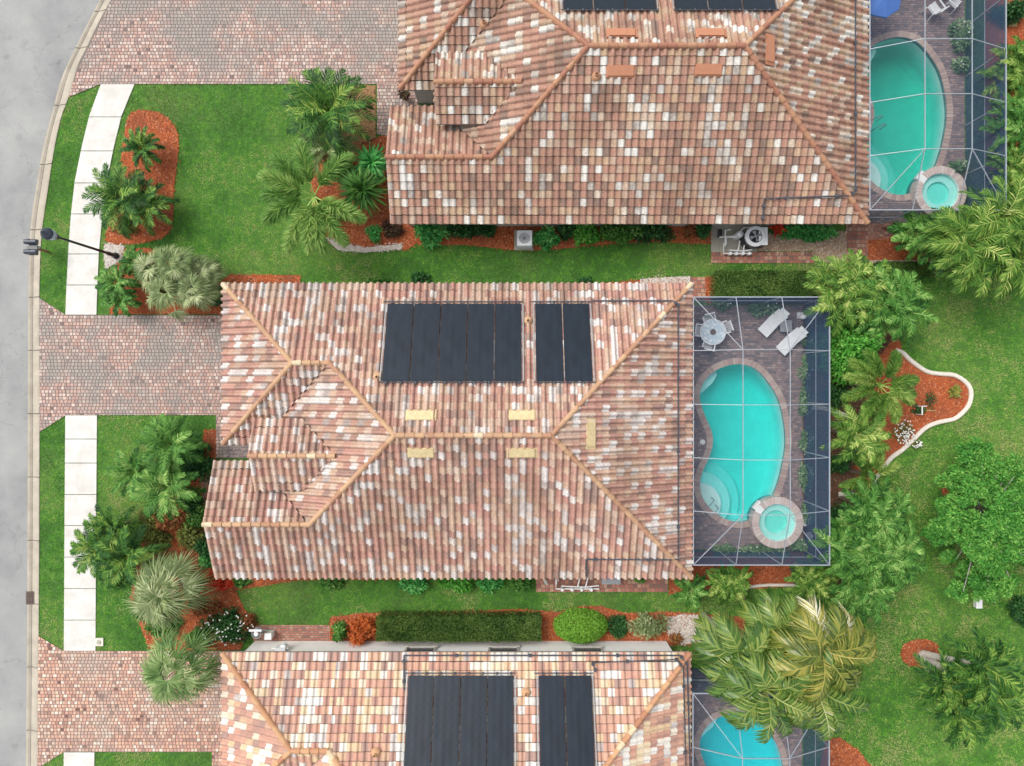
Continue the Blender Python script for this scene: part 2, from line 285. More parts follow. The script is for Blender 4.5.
PSH = {1: (7.87, 15.95), 2: (0, 0), 3: (0, -17.0)}            # pool offsets
CSH = {1: (7.9, 15.9), 2: (0, 0), 3: (-.02, -17.75)}          # pool cage offsets
def off(poly, d): return [(a+d[0], b+d[1]) for a, b in poly]
def grow(poly, d):                     # push a counter-clockwise or clockwise loop outwards
    n = len(poly); A = sum(poly[i][0]*poly[(i+1) % n][1]-poly[(i+1) % n][0]*poly[i][1] for i in range(n)); sg = 1 if A > 0 else -1; o = []
    for i in range(n):
        a = np.array(poly[i-1]); c = np.array(poly[(i+1) % n]); t = c-a; t = t/np.linalg.norm(t); o.append((poly[i][0]+t[1]*d*sg, poly[i][1]-t[0]*d*sg))
    return o
XE = 160
outer = [(inl[0][0]+45, 120)]+[(inl[0][0], inl[0][1])]+inl[1:]+[(inl[-1][0], -120), (XE, -120), (XE, 120)]
ground = struct(sheet('ground', outer, [grow(off(pool, PSH[i]), .05) for i in (1, 2, 3)], -.03, 'lawn'))
rd = [(outl[0][0]+47, 120), (outl[0][0]+1.4, outl[0][1])]+outl+[(outl[-1][0]+1.4, outl[-1][1]-.01), (outl[-1][0]+1.4, -120), (-36, -120), (-36, -30), (-35.5, 10), (-32.5, 25), (-21.5, 45), (-1.5, 75), (23.5, 120)]
struct(sheet('road', rd, [], -.12, 'asphalt'))
struct(sheet('far_verge', [(-34.5, -120), (-34.5, -30), (-34, 10), (-31, 25), (-20, 45), (0, 75), (25, 120), (-XE, 120), (-XE, -120)][::-1], [], -.03, 'lawn'))
# gutter: cast segments with open joints
a = Acc(); ys = [21, 18.2, 16.4, 13.6, 10.7, 7.5, 4.2, 1.6, -1.5, -4.6, -7.7, -10.8, -13.9, -17, -20.2]
for i in range(len(ys)-1):
    ya, yb = ys[i]-.02, ys[i+1]+.02; prev = None
    for j in range(9):
        y = ya+(yb-ya)*j/8; xo, xi = xat(outl, y), xat(inl, y); w = xi-xo
        row = [(xo-.01, y, -.30), (xo-.01, y, -.105), (xo+w*.14, y, -.105), (xo+w*.30, y, -.145), (xo+w*.45, y, -.12), (xo+w*.8, y, -.02), (xo+w*.9, y, .005), (xi, y, .005), (xi, y, -.3)]
        if prev: a.add(prev+row, [(k, k+1, k+10, k+9) for k in range(8)])
        else: a.add(row, [tuple(range(9))])
        prev = row
    a.add(prev, [tuple(range(9))[::-1]])
struct(a.build('gutter', 'gutter_conc'))
a = Acc(); prev = None
for y in np.linspace(24, -24, 80):
    row = [(xat(outl, y)-.02, y, -.16), (xat(inl, y)+.02, y, -.10)]
    if prev: a.add(prev+row, [(0, 1, 3, 2)])
    prev = row
struct(a.build('gutter_bed', 'dark_joint'))
# sidewalks: slabs
def sidewalk(L, Rr, joints):
    a = Acc()
    for i in range(len(joints)-1):
        y0, y1 = joints[i], joints[i+1]; f = lambda t, y: float(np.interp(y, [q[1] for q in t], [q[0] for q in t]))
        g = .35
        pts = [(f(L, y0), y0+g), (f(Rr, y0), y0+g), (f(Rr, y1), y1-g), (f(L, y1), y1-g)]; q = G2(pts)
        h = .018+R.uniform(-.004, .004); V = [(x, y, -.1) for x, y in q]+[(x, y, h) for x, y in q]
        a.add(V, [(4, 7, 6, 5), (0, 1, 5, 4), (1, 2, 6, 5), (2, 3, 7, 6), (3, 0, 4, 7)], R.random())
    return struct(a.build('sidewalk', 'walk_conc'))
swL = [(101, 84), (88, 120), (79, 160), (73, 192), (69, 240), (66.5, 290), (65.5, 315)]; swR = [(134.5, 84), (120, 120), (111, 160), (105, 192), (99.5, 240), (97.3, 290), (96.5, 315)]
sw1 = sidewalk(swL, swR, [84, 117, 151, 183, 214, 254, 285, 315])
sw2 = sidewalk([(65.5, 415), (64, 651)], [(97, 415), (95.5, 651)], [415, 439, 463, 494.5, 525.5, 557, 588.5, 620, 651])
sw3 = sidewalk([(64, 752), (63.5, 815)], [(94.5, 752), (94, 815)], [752, 784, 815])
# pavers
def clip(bm, poly):
    n = len(poly); A = sum(poly[i][0]*poly[(i+1) % n][1]-poly[(i+1) % n][0]*poly[i][1] for i in range(n))
    if A < 0: poly = poly[::-1]
    for i in range(n):
        (x1, y1), (x2, y2) = poly[i], poly[(i+1) % n]
        bmesh.ops.bisect_plane(bm, geom=bm.verts[:]+bm.edges[:]+bm.faces[:], plane_co=(x1, y1, 0), plane_no=(y2-y1, x1-x2, 0), clear_outer=True)
def pavers(name, polys, m, rows=.165, widths=(.165, .165, .165, .20), z=.012, gap=.016, holes=(), structure=True, vert=False, base='joint_sand'):
    bmA = bmesh.new(); lyr = bmA.faces.layers.float.new('rnd'); rr = random.Random(len(polys)*31+int(polys[0][0][0]*10))
    for poly in polys:
        bm = bmesh.new(); ly = bm.faces.layers.float.new('rnd')
        xs = [p[0] for p in poly]; ys = [p[1] for p in poly]; y = math.floor(min(ys)/rows)*rows
        lo, hi = (min(ys), max(ys)) if not vert else (min(xs), max(xs)); lo2, hi2 = (min(xs), max(xs)) if not vert else (min(ys), max(ys))
        y = math.floor(lo/rows)*rows
        while y < hi:
            x = lo2-rr.random()*.2
            while x < hi2:
                w = rr.choice(widths); h = z+rr.uniform(-.003, .003); g = gap/2; b = .012
                q = [(x+g, y+g), (x+w-g, y+g), (x+w-g, y+rows-g), (x+g, y+rows-g)]; q2 = [(x+g+b, y+g+b), (x+w-g-b, y+g+b), (x+w-g-b, y+rows-g-b), (x+g+b, y+rows-g-b)]
                if vert: q = [(c, d) for d, c in q][::-1]; q2 = [(c, d) for d, c in q2][::-1]
                cx = sum(t[0] for t in q)/4; cy = sum(t[1] for t in q)/4
                if not any(inpoly(np.array([cx]), np.array([cy]), hl)[0] for hl in holes):
                    vs = [bm.verts.new((c, d, h-.02)) for c, d in q]+[bm.verts.new((c, d, h)) for c, d in q2]; v = rr.random()
                    for f in ((4, 5, 6, 7), (0, 1, 5, 4), (1, 2, 6, 5), (2, 3, 7, 6), (3, 0, 4, 7)): bm.faces.new([vs[k] for k in f])[ly] = v
                x += w
            y += rows
        clip(bm, poly); me = bpy.data.meshes.new('t'); bm.to_mesh(me); bm.free(); bmA.from_mesh(me); bpy.data.meshes.remove(me)
    me = bpy.data.meshes.new(name); bmA.to_mesh(me); bmA.free(); me.materials.append(M[m])
    o = bpy.data.objects.new(name, me); C.objects.link(o)
    if structure: struct(o)
    return o
def bedding(polys, z=.002, name='paving_bed', holes=()):
    for p in polys: struct(sheet(name, p, list(holes), z, 'joint_sand'))
gi = lambda ya, yb, k: [((xat(inl, (383-y)/S)), (383-y)/S) for y in np.linspace(ya, yb, k)]
d1 = [gi(-40, 84, 9)+G2([(412, 84), (412, -40)]), gi(84.01, 97, 3)+G2([(101, 84.01)])]
d1b = [G2([(377, 84.2), (418, 84.2), (418, 140), (377, 134)])]
d2 = [gi(298, 432, 3)+G2([(66, 415), (66, 315)]), G2([(66, 315), (258, 315), (258, 415), (66, 415)])]
d2b = [G2([(216, 415.2), (258, 415.2), (258, 458), (216, 458)])]
d3 = [gi(636, 768, 3)+G2([(64, 752), (64, 651)]), G2([(64, 651), (258, 651), (258, 752), (64, 752)])]
d3b = [G2([(212, 752.2), (258, 752.2), (258, 800), (212, 800)])]
for ds, db, mt in ((d1, d1b, 'cobble'), (d2, d2b, 'cobble'), (d3, d3b, 'cobble_peach')):
    bedding(ds+db); pavers('driveway', ds, mt); pavers('walkway', db, mt)
entry2 = [G2([(214, 445), (290, 445), (290, 480), (214, 480)])]; 
for dlt in (SH[1], SH[2], SH[3]):
    e = [[(-13.9+dlt[0], -3.65+dlt[1]), (-10.6+dlt[0], -3.65+dlt[1]), (-10.6+dlt[0], -2.35+dlt[1]), (-13.9+dlt[0], -2.35+dlt[1])]]
    pavers('entry_walk', e, 'deck_paver', .11, (.2, .2, .22), .02); bedding(e, .008)
path2 = [G2([(198, 470), (216, 470), (213, 540), (204, 545)])]; pavers('front_path', path2, 'brick_red', .11, (.2, .21), .012); bedding(path2, .003)
path3 = [G2([(253, 625), (330, 625), (330, 641), (253, 641)])]; pavers('side_path', path3, 'brick_red', .11, (.2, .21), .012); bedding(path3, .003)
path4 = [G2([(536, 560), (668, 560), (668, 592), (536, 592)])]; pavers('side_path', path4, 'brick_red', .2, (.2, .21), .012); bedding(path4, .003)
path5 = [G2([(711, 252), (814, 252), (814, 263), (711, 263)]), G2([(846, 215), (868, 215), (868, 262), (846, 262)])]; pavers('side_path', path5, 'brick_red', .2, (.2, .21), .012); bedding(path5, .003)
path6 = [G2([(688, 277), (706, 277), (706, 300), (688, 300)])]; pavers('side_path', path6, 'brick_red', .2, (.2, .21), .012); bedding(path6, .003)
path7 = [G2([(868, 222), (897, 222), (897, 240), (868, 240)])]; pavers('side_path', path7, 'brick_red', .11, (.2, .21), .012); bedding(path7, .003)
# pool decks
spa_loop = lambda c, r, n=40: [(c[0]+r*math.cos(2*PI*k/n), c[1]+r*math.sin(2*PI*k/n)) for k in range(n)]
CX0, CX1, CY0, CY1 = 7.6, 14.22, -8.15, 3.85
for i in (1, 2, 3):
    c = CSH[i]; qx0, qx1, qy0, qy1 = CX0+c[0], 14.17+c[0], CY0+.05+c[1], CY1-.05+c[1]
    hl = grow(off(pool, PSH[i]), .12); rect = [(qx0, qy0), (qx1, qy0), (qx1, qy1), (qx0, qy1)]
    struct(sheet('deck_bed', rect, [grow(off(pool, PSH[i]), .1)], -.004, 'joint_sand'))
    pavers('pool_deck', [rect], 'deck_paver', .115, (.22, .22, .23), .014, holes=[hl])
# ---------------------------------------------------------------- beds
excl = []
def chips(a, polys, dens, size, z, holes=()):
    for poly in polys:
        xs = [p[0] for p in poly]; ys = [p[1] for p in poly]; n = int((max(xs)-min(xs))*(max(ys)-min(ys))*dens)
        x = NR.uniform(min(xs), max(xs), n); y = NR.uniform(min(ys), max(ys), n); k = inpoly(x, y, poly)
        for hh in holes: k &= ~inpoly(x, y, hh)
        x, y = x[k], y[k]; n = len(x)
        ang = NR.uniform(0, PI, n); L = NR.uniform(.5, 1.3, n)*size; W = L*NR.uniform(.3, .8, n); tz = NR.uniform(-.3, .3, n)
        d = np.stack([np.cos(ang), np.sin(ang), tz], 1)*L[:, None]/2; s = np.stack([-np.sin(ang), np.cos(ang), NR.uniform(-.3, .3, n)], 1)*W[:, None]/2
        x = x+NR.normal(0, .05, n); y = y+NR.normal(0, .05, n); c = np.stack([x, y, z+NR.uniform(.005, .025, n)], 1); V = np.stack([c-d-s, c+d-s, c+d+s, c-d+s], 1).reshape(-1, 3)
        a.addarr(V, np.arange(n*4).reshape(-1, 4), NR.random(n))
def bed(name, px, m='mulch', z=.004, dens=260, size=.07, smooth=0, base='soil', holes=()):
    poly = G2(smoothpoly(px, smooth) if smooth else px); excl.append(poly)
    a = Acc(); bm = bmesh.new(); E = []
    vs = [bm.verts.new((x, y, z)) for x, y in poly]; E = [bm.edges.new((vs[i], vs[(i+1) % len(vs)])) for i in range(len(vs))]
    bmesh.ops.triangle_fill(bm, use_beauty=True, use_dissolve=False, edges=E); bm.verts.index_update()
    a.add([tuple(v.co) for v in bm.verts], [[v.index for v in (f.verts if f.normal.z > 0 else reversed(f.verts))] for f in bm.faces], .3); bm.free()
    chips(a, [poly], dens, size, z); return struct(a.build(name, m))
bed('mulch_bed', [(131, 113), (150, 110.5), (166, 117), (176.5, 130), (178.5, 150), (174, 190), (172.5, 222), (165, 236), (140, 243), (108, 243), (109, 225), (121, 190), (121, 165), (125, 132)], smooth=3)
bed('dirt_bed', [(340, 85.5), (375.5, 85.5), (375.5, 140), (345, 150), (335, 110)], 'dry_mulch')
bed('mulch_bed', [(325, 140), (345, 148), (376, 138), (418, 138), (418, 242), (390, 247), (360, 250), (335, 246), (320, 232), (314, 205), (310, 170)], smooth=2)
bed('mulch_bed', [(418, 200), (711, 200), (711, 244), (660, 242), (620, 243), (580, 247), (545, 250), (510, 250), (470, 245), (418, 245)], z=.005)
bed('mulch_bed', [(868, 240), (930, 230), (1000, 215), (1000, 262), (868, 260)], z=.005)
bed('mulch_bed', [(230, 275), (300, 275), (300, 300), (214, 300), (214, 285)], z=.005)
bed('mulch_bed', [(640, 280), (688, 277), (688, 300), (600, 300), (600, 284)], z=.005)
bed('mulch_bed', [(705, 277), (850, 272), (850, 302), (705, 302)], z=.006)
isl = [(803, 300), (890, 300), (902.6, 353), (908, 358.6), (917, 365.7), (928, 372), (942, 374), (953, 375), (962.6, 380), (969, 387), (970.5, 395.5), (968, 405), (961, 413.5), (953, 419), (939, 422), (928, 426), (920, 432), (912.5, 440), (901.5, 450), (890.5, 458), (883.5, 468), (876, 478), (872, 492), (880, 520), (888, 560), (870, 600), (842, 598), (803, 556)]
bed('mulch_bed', isl, z=.006, dens=200)
bed('shaded_brown_mulch_bed', [(803, 300), (880, 300), (893, 340), (872, 362), (866, 400), (858, 440), (852, 470), (868, 500), (878, 530), (880, 565), (868, 594), (842, 594), (803, 554)], 'shaded_brown_mulch', z=.03, dens=260)  # strip beside the cage, palm shade painted into the mulch
bed('shaded_brown_mulch_bed', [(880, 228), (1010, 215), (1010, 256), (930, 258), (905, 240)], 'shaded_brown_mulch', z=.03, dens=200)  # same shade-darkened mulch below the palm grove
bed('mulch_bed', [(669, 552), (803, 552), (803, 586), (740, 589), (690, 596), (669, 594)], z=.005)
bed('mulch_bed', [(330, 618), (360, 613), (420, 613), (520, 609), (560, 612), (580, 606), (600, 606), (625, 613), (675, 612), (745, 617), (745, 640), (690, 645), (330, 645)], z=.005, dens=320)
bed('mulch_bed', [(901, 652), (905, 644), (918, 639.5), (932, 641), (940, 649), (940, 660), (928, 668), (912, 666), (903, 661)], smooth=3, dens=320)
bed('mulch_bed', [(826, 738), (840, 738), (858, 750), (872, 768), (884, 800), (812, 800)], dens=300)
bed('mulch_bed', [(204, 430), (216, 430), (216, 470), (200, 470)], z=.005)
bed('mulch_bed', [(160, 500), (200, 470), (204, 545), (225, 565), (240, 600), (252, 625), (240, 650), (150, 650), (130, 600), (140, 550)], z=.004, dens=240)
bed('mulch_bed', [(950, 484), (954, 490), (950, 496), (943, 495), (942, 488)], smooth=2); bed('mulch_bed', [(976, 584), (985, 581), (995, 585), (993, 592), (982, 593)], smooth=2)
bed('mulch_bed', [(214, 565), (536, 565), (536, 578.5), (400, 579), (300, 580), (235, 590), (214, 592)], z=.005)
bed('mulch_bed', [(985, 0), (1030, -10), (1060, 50), (1050, 180), (985, 180)], z=.005, dens=120)
bed('mulch_bed', [(110, 250), (150, 248), (224, 285), (224, 314), (110, 314)], z=.004, dens=150)
bed('pebble_bed', [(324, 236), (340, 244), (365, 248), (402, 244), (402, 249), (365, 252.5), (338, 250)], 'white_pebbles', z=.03, dens=900, size=.06)
bed('pebble_bed', [(758, 235), (846, 232), (846, 262), (815, 262), (815, 251), (758, 251)], 'pebbles', z=.008, dens=700, size=.06)
bed('pebble_bed', [(668, 618), (700, 616), (722, 622), (716, 636), (694, 643), (672, 641)], 'white_pebbles', z=.02, dens=900, size=.07, smooth=2)
bed('pebble_bed', [(105, 244), (125, 246), (120, 262), (106, 268), (104, 256)], 'white_pebbles', z=.02, dens=700, size=.07)
bed('pebble_bed', [(640, 279), (690, 276), (690, 283), (640, 284)], 'white_pebbles', z=.02, dens=300, size=.07)
# concrete pads and white kerbing
def edging(name, px, w, h, label, m='kerb_white', group=None, piece=None):
    pts = [Vector((x, y, 0)) for x, y in G2(smoothline(px, 4))]; a = Acc(); n = len(pts); prev = None
    for i, p in enumerate(pts):
        d = (pts[min(i+1, n-1)]-pts[max(i-1, 0)]).normalized(); s = Vector((-d.y, d.x, 0))*w/2
        row = [tuple(p-s+Vector((0, 0, -.05))), tuple(p-s+Vector((0, 0, h*.6))), tuple(p-s*.5+Vector((0, 0, h))), tuple(p+s*.5+Vector((0, 0, h))), tuple(p+s+Vector((0, 0, h*.6))), tuple(p+s+Vector((0, 0, -.05)))]
        if prev: a.add(prev+row, [(k, k+1, k+7, k+6) for k in range(5)], R.random())
        else: a.add(row, [tuple(range(6))])
        prev = row
    a.add(prev, [tuple(range(6))[::-1]])
    o = a.build(name, m); recenter(o); return tag(o, label, 'kerb', group)
edging('bed_edging', isl[1:] and [(895, 350)]+isl[2:22]+[(873, 486), (872, 494)], .2, .13, 'white curving concrete edging round the big mulch island on the lawn')
edging('bed_edging', [(806, 407), (822, 408), (834, 411), (850, 418)], .22, .13, 'short white edging between the pool cage and the star-shaped palm')
edging('bed_edging', [(862, 448), (864, 458), (868, 466)], .3, .13, 'stub of white edging below the star-shaped palm')
edging('bed_edging', [(838, 494), (850, 494), (862, 497)], .22, .13, 'short white edging in the palms beside the pool spa corner')
edging('bed_edging', [(742, 588), (765, 585), (803, 585)], .14, .1, 'thin pale edging along the mulch below the middle pool cage')
edging('bed_edging', [(868, 262.5), (900, 262.5), (932, 262.5)], .2, .12, 'straight pinkish kerb between red mulch and the low grey-green hedge', 'coping')
# ---------------------------------------------------------------- houses
E0 = 2.6; K = 5/12; TX = .305; TV = .355
x0, xr, yN, yS, yg, yn = -12.93, 8.02, 4.42, -8.70, -2.70, -3.54
hd = (yN-yS)/2; ym = (yN+yS)/2; zr = E0+hd*K; PLx = -4.78; PRx = 1.60
gh = (yN-yg)/2; zg = E0+gh*K; GPx = x0+gh; GRx = PLx-(hd-gh); gym = (yN+yg)/2
sh = (yn-yS)/2; sym = (yn+yS)/2; zs = E0+sh*K; GSx = PLx-(hd-sh); xg = -13.36; xw = PLx-hd
eh = 1.5; eym = -3.1; ze = 3.575; zer = ze+eh*K; ex0 = -11.2; exr = PLx-(zr-zer)/K; exe = PLx-(zr-ze)/K
def roof_z(x, y):
    main = min(E0+(yN-y)*K, E0+(y-yS)*K, zr+(x-PLx)*K, E0+(xr-x)*(zr-E0)/(xr-PRx))
    gar = min(E0+(yN-y)*K, E0+(y-yg)*K, E0+(x-x0)*K) if x < GRx+.01 else 0
    sg = min(E0+(y-yS)*K, E0+(yn-y)*K) if x < GSx+.01 else 0
    en = min(ze+(y-eym+eh)*K, ze+(eym+eh-y)*K) if ex0 < x < exr and abs(y-eym) < eh else 0
    return max(main, gar, sg, en)
EK = (zr-E0)/(xr-PRx)
# slope: clip polygon (plan), eave origin, direction along eave, uphill plan direction, pitch, eave z
SLOPES = [
 ([(GRx, yN), (xr, yN), (PRx, ym), (PLx, ym), (GRx, gym)], (0, yN), (-1, 0), (0, -1), K, E0),
 ([(x0, yN), (GRx, yN), (GRx, gym), (GPx, gym)], (0, yN), (-1, 0), (0, -1), K, E0),
 ([(GSx, yS), (xr, yS), (PRx, ym), (PLx, ym), (GSx, sym)], (0, yS), (1, 0), (0, 1), K, E0),
 ([(xg, yS), (GSx, yS), (GSx, sym), (xg, sym)], (0, yS), (1, 0), (0, 1), K, E0),
 ([(xr, yS), (xr, yN), (PRx, ym)], (xr, 0), (0, 1), (-1, 0), EK, E0),
 ([(x0, yg), (x0, yN), (GPx, gym)], (x0, 0), (0, -1), (1, 0), K, E0),
 ([(x0, yg), (GPx, gym), (GRx, gym), (xw, yg)], (0, yg), (1, 0), (0, 1), K, E0),
 ([(PLx, ym), (GRx, gym), (xw, yg), (xw, yn), (GSx, sym)], (xw, 0), (0, -1), (1, 0), K, E0),
 ([(xg, sym), (xg, yn), (xw, yn), (GSx, sym)], (0, yn), (-1, 0), (0, -1), K, E0),
 ([(ex0, eym), (ex0, eym+eh), (exe, eym+eh), (exr, eym)], (0, eym+eh), (-1, 0), (0, -1), K, ze),
 ([(ex0, eym), (ex0, eym-eh), (exe, eym-eh), (exr, eym)], (0, eym-eh), (1, 0), (0, 1), K, ze)]
RIDGES = [((PLx, ym, zr), (PRx, ym, zr)), ((PRx, ym, zr), (xr, yN, E0)), ((PRx, ym, zr), (xr, yS, E0)), ((PLx, ym, zr), (GRx, gym, zg)), ((GPx, gym, zg), (GRx, gym, zg)),
          ((GPx, gym, zg), (x0, yN, E0)), ((GPx, gym, zg), (x0, yg, E0)), ((PLx, ym, zr), (GSx, sym, zs)), ((xg, sym, zs), (GSx, sym, zs)), ((ex0, eym, zer), (exr, eym, zer))]
def tiles(bmA, lyA, slope, barrel, seed):
    poly, og, ud, vd, pitch, ez = slope; g = np.random.default_rng(seed); og = np.array(og); ud = np.array(ud, float); vd = np.array(vd, float); cs = 1/math.sqrt(1+pitch*pitch)
    pu = [float(np.dot(np.array(p)-og, ud)) for p in poly]; pv = [float(np.dot(np.array(p)-og, vd))/cs for p in poly]
    i0, i1 = math.floor(min(pu)/TX)-1, math.ceil(max(pu)/TX)+1; j1 = math.ceil(max(pv)/TV)+1
    prof = [(0, .12), (.05, 0), (.34, 0), (.40, .45), (.47, .80), (.60, 1), (.72, 1), (.84, .80), (.93, .45), (1.0, .12)]; n = len(prof)
    nrm = np.array([-vd[0]*pitch, -vd[1]*pitch, 1.0])*cs; U = np.array([ud[0], ud[1], 0]); Vv = np.array([vd[0], vd[1], pitch])*cs; O = np.array([og[0], og[1], ez])
    bm = bmesh.new(); ly = bm.faces.layers.float.new('rnd'); colr = g.random(i1-i0); jj, ii = np.meshgrid(np.arange(j1), np.arange(i0, i1), indexing='ij'); tn = vnoise(ii, jj*.6, 2.6, seed+5)
    for j in range(0, j1):
        for i in range(i0, i1):
            u0 = i*TX; uc = u0+TX/2
            lo, hi = 1e9, -1e9                         # cheap reject by bounding of the row
            if not (min(pu)-TX < uc < max(pu)+TX): continue
            v0 = j*TV+g.uniform(-.008, .008); rv = float(g.random()); rv = float(colr[i-i0]) if g.random() < .22 else rv; rv = rv**(1.75-1.4*float(tn[j, i-i0]))
            lift = .052+g.uniform(-.006, .008); du = g.uniform(-.004, .004)
            if j == 0: v0 -= .05
            bot = [O+U*(u0+du+t*TX)+Vv*v0+nrm*(h*barrel+lift) for t, h in prof]; top = [O+U*(u0+du+t*TX)+Vv*(v0+TV+.03)+nrm*(h*barrel+.008) for t, h in prof]
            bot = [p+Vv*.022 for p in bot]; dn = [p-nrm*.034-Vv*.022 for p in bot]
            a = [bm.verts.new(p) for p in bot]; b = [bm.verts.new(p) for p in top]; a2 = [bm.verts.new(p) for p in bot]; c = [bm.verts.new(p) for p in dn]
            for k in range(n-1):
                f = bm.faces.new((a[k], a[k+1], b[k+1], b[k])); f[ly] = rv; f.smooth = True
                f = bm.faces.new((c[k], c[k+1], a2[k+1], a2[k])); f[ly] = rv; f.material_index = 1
    # clip with all edges except the eave
    m = len(poly); A = sum(poly[i][0]*poly[(i+1) % m][1]-poly[(i+1) % m][0]*poly[i][1] for i in range(m)); pl = poly if A > 0 else poly[::-1]
    for i in range(m):
        (xa, ya), (xb, yb) = pl[i], pl[(i+1) % m]
        if all(abs(float(np.dot(np.array(q)-og, vd))) < 1e-6 for q in (pl[i], pl[(i+1) % m])): continue
        bmesh.ops.bisect_plane(bm, geom=bm.verts[:]+bm.edges[:]+bm.faces[:], plane_co=(xa, ya, 0), plane_no=(yb-ya, xa-xb, 0), clear_outer=True)
    me = bpy.data.meshes.new('t'); bm.to_mesh(me); bm.free(); bmA.from_mesh(me); bpy.data.meshes.remove(me)
def house(i, label, tmat, cmat, wmat, vmat, barrel, vents):
    d = SH[i]; root = thing('house', label, 'house', (d[0], d[1], 0))
    def put(o): o.parent = root; o.location = (0, 0, 0); return o
    bm = bmesh.new(); bm.faces.layers.float.new('rnd')
    for k, s in enumerate(SLOPES): tiles(bm, None, s, barrel, 100*i+k if k not in (1, 3) else 100*i+k)
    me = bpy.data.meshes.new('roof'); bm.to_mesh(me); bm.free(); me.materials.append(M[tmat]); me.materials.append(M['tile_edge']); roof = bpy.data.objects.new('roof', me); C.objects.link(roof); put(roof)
    a = Acc()
    for poly, og, ud, vd, pitch, ez in SLOPES:
        V = [(x, y, ez+((x-og[0])*vd[0]+(y-og[1])*vd[1])*pitch-.02) for x, y in poly]; a.add(V, [tuple(range(len(V)))])
    put(a.build('roof_deck', 'underlay')); rr = random.Random(i)
    for p, q in RIDGES:
        a = Acc(); p = Vector(p); q = Vector(q)
        if q.z > p.z: p, q = q, p
        L = (p-q).length; n = max(2, round(L/.40)); dv = (p-q)/n; dn = dv.normalized(); sd = dn.cross(Vector((0, 0, 1))).normalized(); up = sd.cross(dn)
        for k in range(n):
            s0 = q+dv*k+up*.06; s1 = s0+dv*1.08; rb, rt = .128, .10; hb = .175+rr.uniform(-.006, .006); V = []
            for c, r_, h_ in ((s0, rb, hb), (s1, rt, hb-.045)):
                for t in range(9): an = PI*t/8; V.append(tuple(c+sd*math.cos(an)*r_*1.05+up*(math.sin(an)*h_-.02)))
            a.add(V, [(t, t+1, t+10, t+9) for t in range(8)]+[tuple(range(9))[::-1], tuple(range(9, 18))], rr.random())
        put(a.build('ridge_cap', cmat))
    # walls, soffit, fascia
    w = [(x0+.45, yN-.45), (x0+.45, yg+.45), (-10.95, yg+.45), (-10.95, yn-.45), (xg+.5, yn-.45), (xg+.5, yS+.45), (xr-.45, yS+.45), (xr-.45, yN-.45)]
    a = Acc(); n = len(w); V = [(x, y, -.05) for x, y in w]+[(x, y, E0-.12) for x, y in w]
    a.add(V, [(k, (k+1) % n, n+(k+1) % n, n+k) for k in range(n)])
    a.add([(xg+.5, yn-.45, E0-.12), (xg+.5, yS+.45, E0-.12), (xg+.5, yS+.45, E0+.1), (xg+.5, sym, zs-.12), (xg+.5, yn-.45, E0+.1)], [(0, 1, 2, 3, 4)])
    a.add([(ex0+.3, eym+eh-.2, 0), (ex0+.3, eym-eh+.2, 0), (ex0+.3, eym-eh+.2, ze-.05), (ex0+.3, eym, zer-.15), (ex0+.3, eym+eh-.2, ze-.05), (-9, eym+eh-.2, 0), (-9, eym-eh+.2, 0), (-9, eym-eh+.2, ze-.05), (-9, eym+eh-.2, ze-.05)],
          [(0, 1, 2, 3, 4), (1, 6, 7, 2), (0, 4, 8, 5)])
    put(a.build('wall', wmat))
    a = Acc(); ev = [(x0, yN), (x0, yg), (xw, yg), (xw, yn), (xg, yn), (xg, yS), (xr, yS), (xr, yN)]; n = len(ev)
    a.add([(x, y, E0-.13) for x, y in ev], [tuple(range(n))])
    for k in range(n):
        (xa, ya), (xb, yb) = ev[k], ev[(k+1) % n]; g = .025
        a.bar((xa, ya, E0-.07), (xb, yb, E0-.07), .05, .15)
    a.bar((ex0, eym+eh, ze-.06), (exe, eym+eh, ze-.06), .05, .13); a.bar((ex0, eym-eh, ze-.06), (exe, eym-eh, ze-.06), .05, .13)
    a.bar((ex0+.02, eym+eh, ze-.05), (ex0+.02, eym, zer-.05), .05, .13); a.bar((ex0+.02, eym-eh, ze-.05), (ex0+.02, eym, zer-.05), .05, .13)
    a.bar((xg+.02, yn, E0-.04), (xg+.02, sym, zs-.04), .05, .13); a.bar((xg+.02, yS, E0-.04), (xg+.02, sym, zs-.04), .05, .13)
    put(a.build('fascia', 'fascia'))
    def window(cx, cy, nx, ny, wd, z0, z1):
        tx, ty = -ny, nx; f = Acc(); gl = Acc(); c = Vector((cx, cy, 0)); t = Vector((tx, ty, 0)); nn = Vector((nx, ny, 0))
        for s in (-1, 1): f.bar(c+t*s*wd/2+nn*.04+Vector((0, 0, z0)), c+t*s*wd/2+nn*.04+Vector((0, 0, z1)), .1, .1)
        for z in (z0, z1): f.bar(c-t*(wd/2+.1)+nn*.055+Vector((0, 0, z)), c+t*(wd/2+.1)+nn*.055+Vector((0, 0, z)), .14, .1)
        f.bar(c-t*wd/2+nn*.03+Vector((0, 0, (z0+z1)/2)), c+t*wd/2+nn*.03+Vector((0, 0, (z0+z1)/2)), .05, .05)
        gl.bar(c-t*(wd/2-.05)+nn*.012+Vector((0, 0, (z0+z1)/2)), c+t*(wd/2-.05)+nn*.012+Vector((0, 0, (z0+z1)/2)), .02, z1-z0-.1)
        fo_ = put(f.build('window', 'trim_grey')); g_ = gl.build('pane', 'dark_glass'); g_.parent = fo_; g_.location = (0, 0, 0)
    ny_ = yN-.45; sy_ = yS+.45
    for cx in (-4.25, -.35, 3.6): window(cx, ny_, 0, 1, 1.35, .9, 2.05)
    for cx in (-9.5, -5, -1, 3.2): window(cx, sy_, 0, -1, 1.3, .9, 2.05)
    window(xg+.5, sym, -1, 0, 1.8, .8, 2.1)
    a = Acc(); 
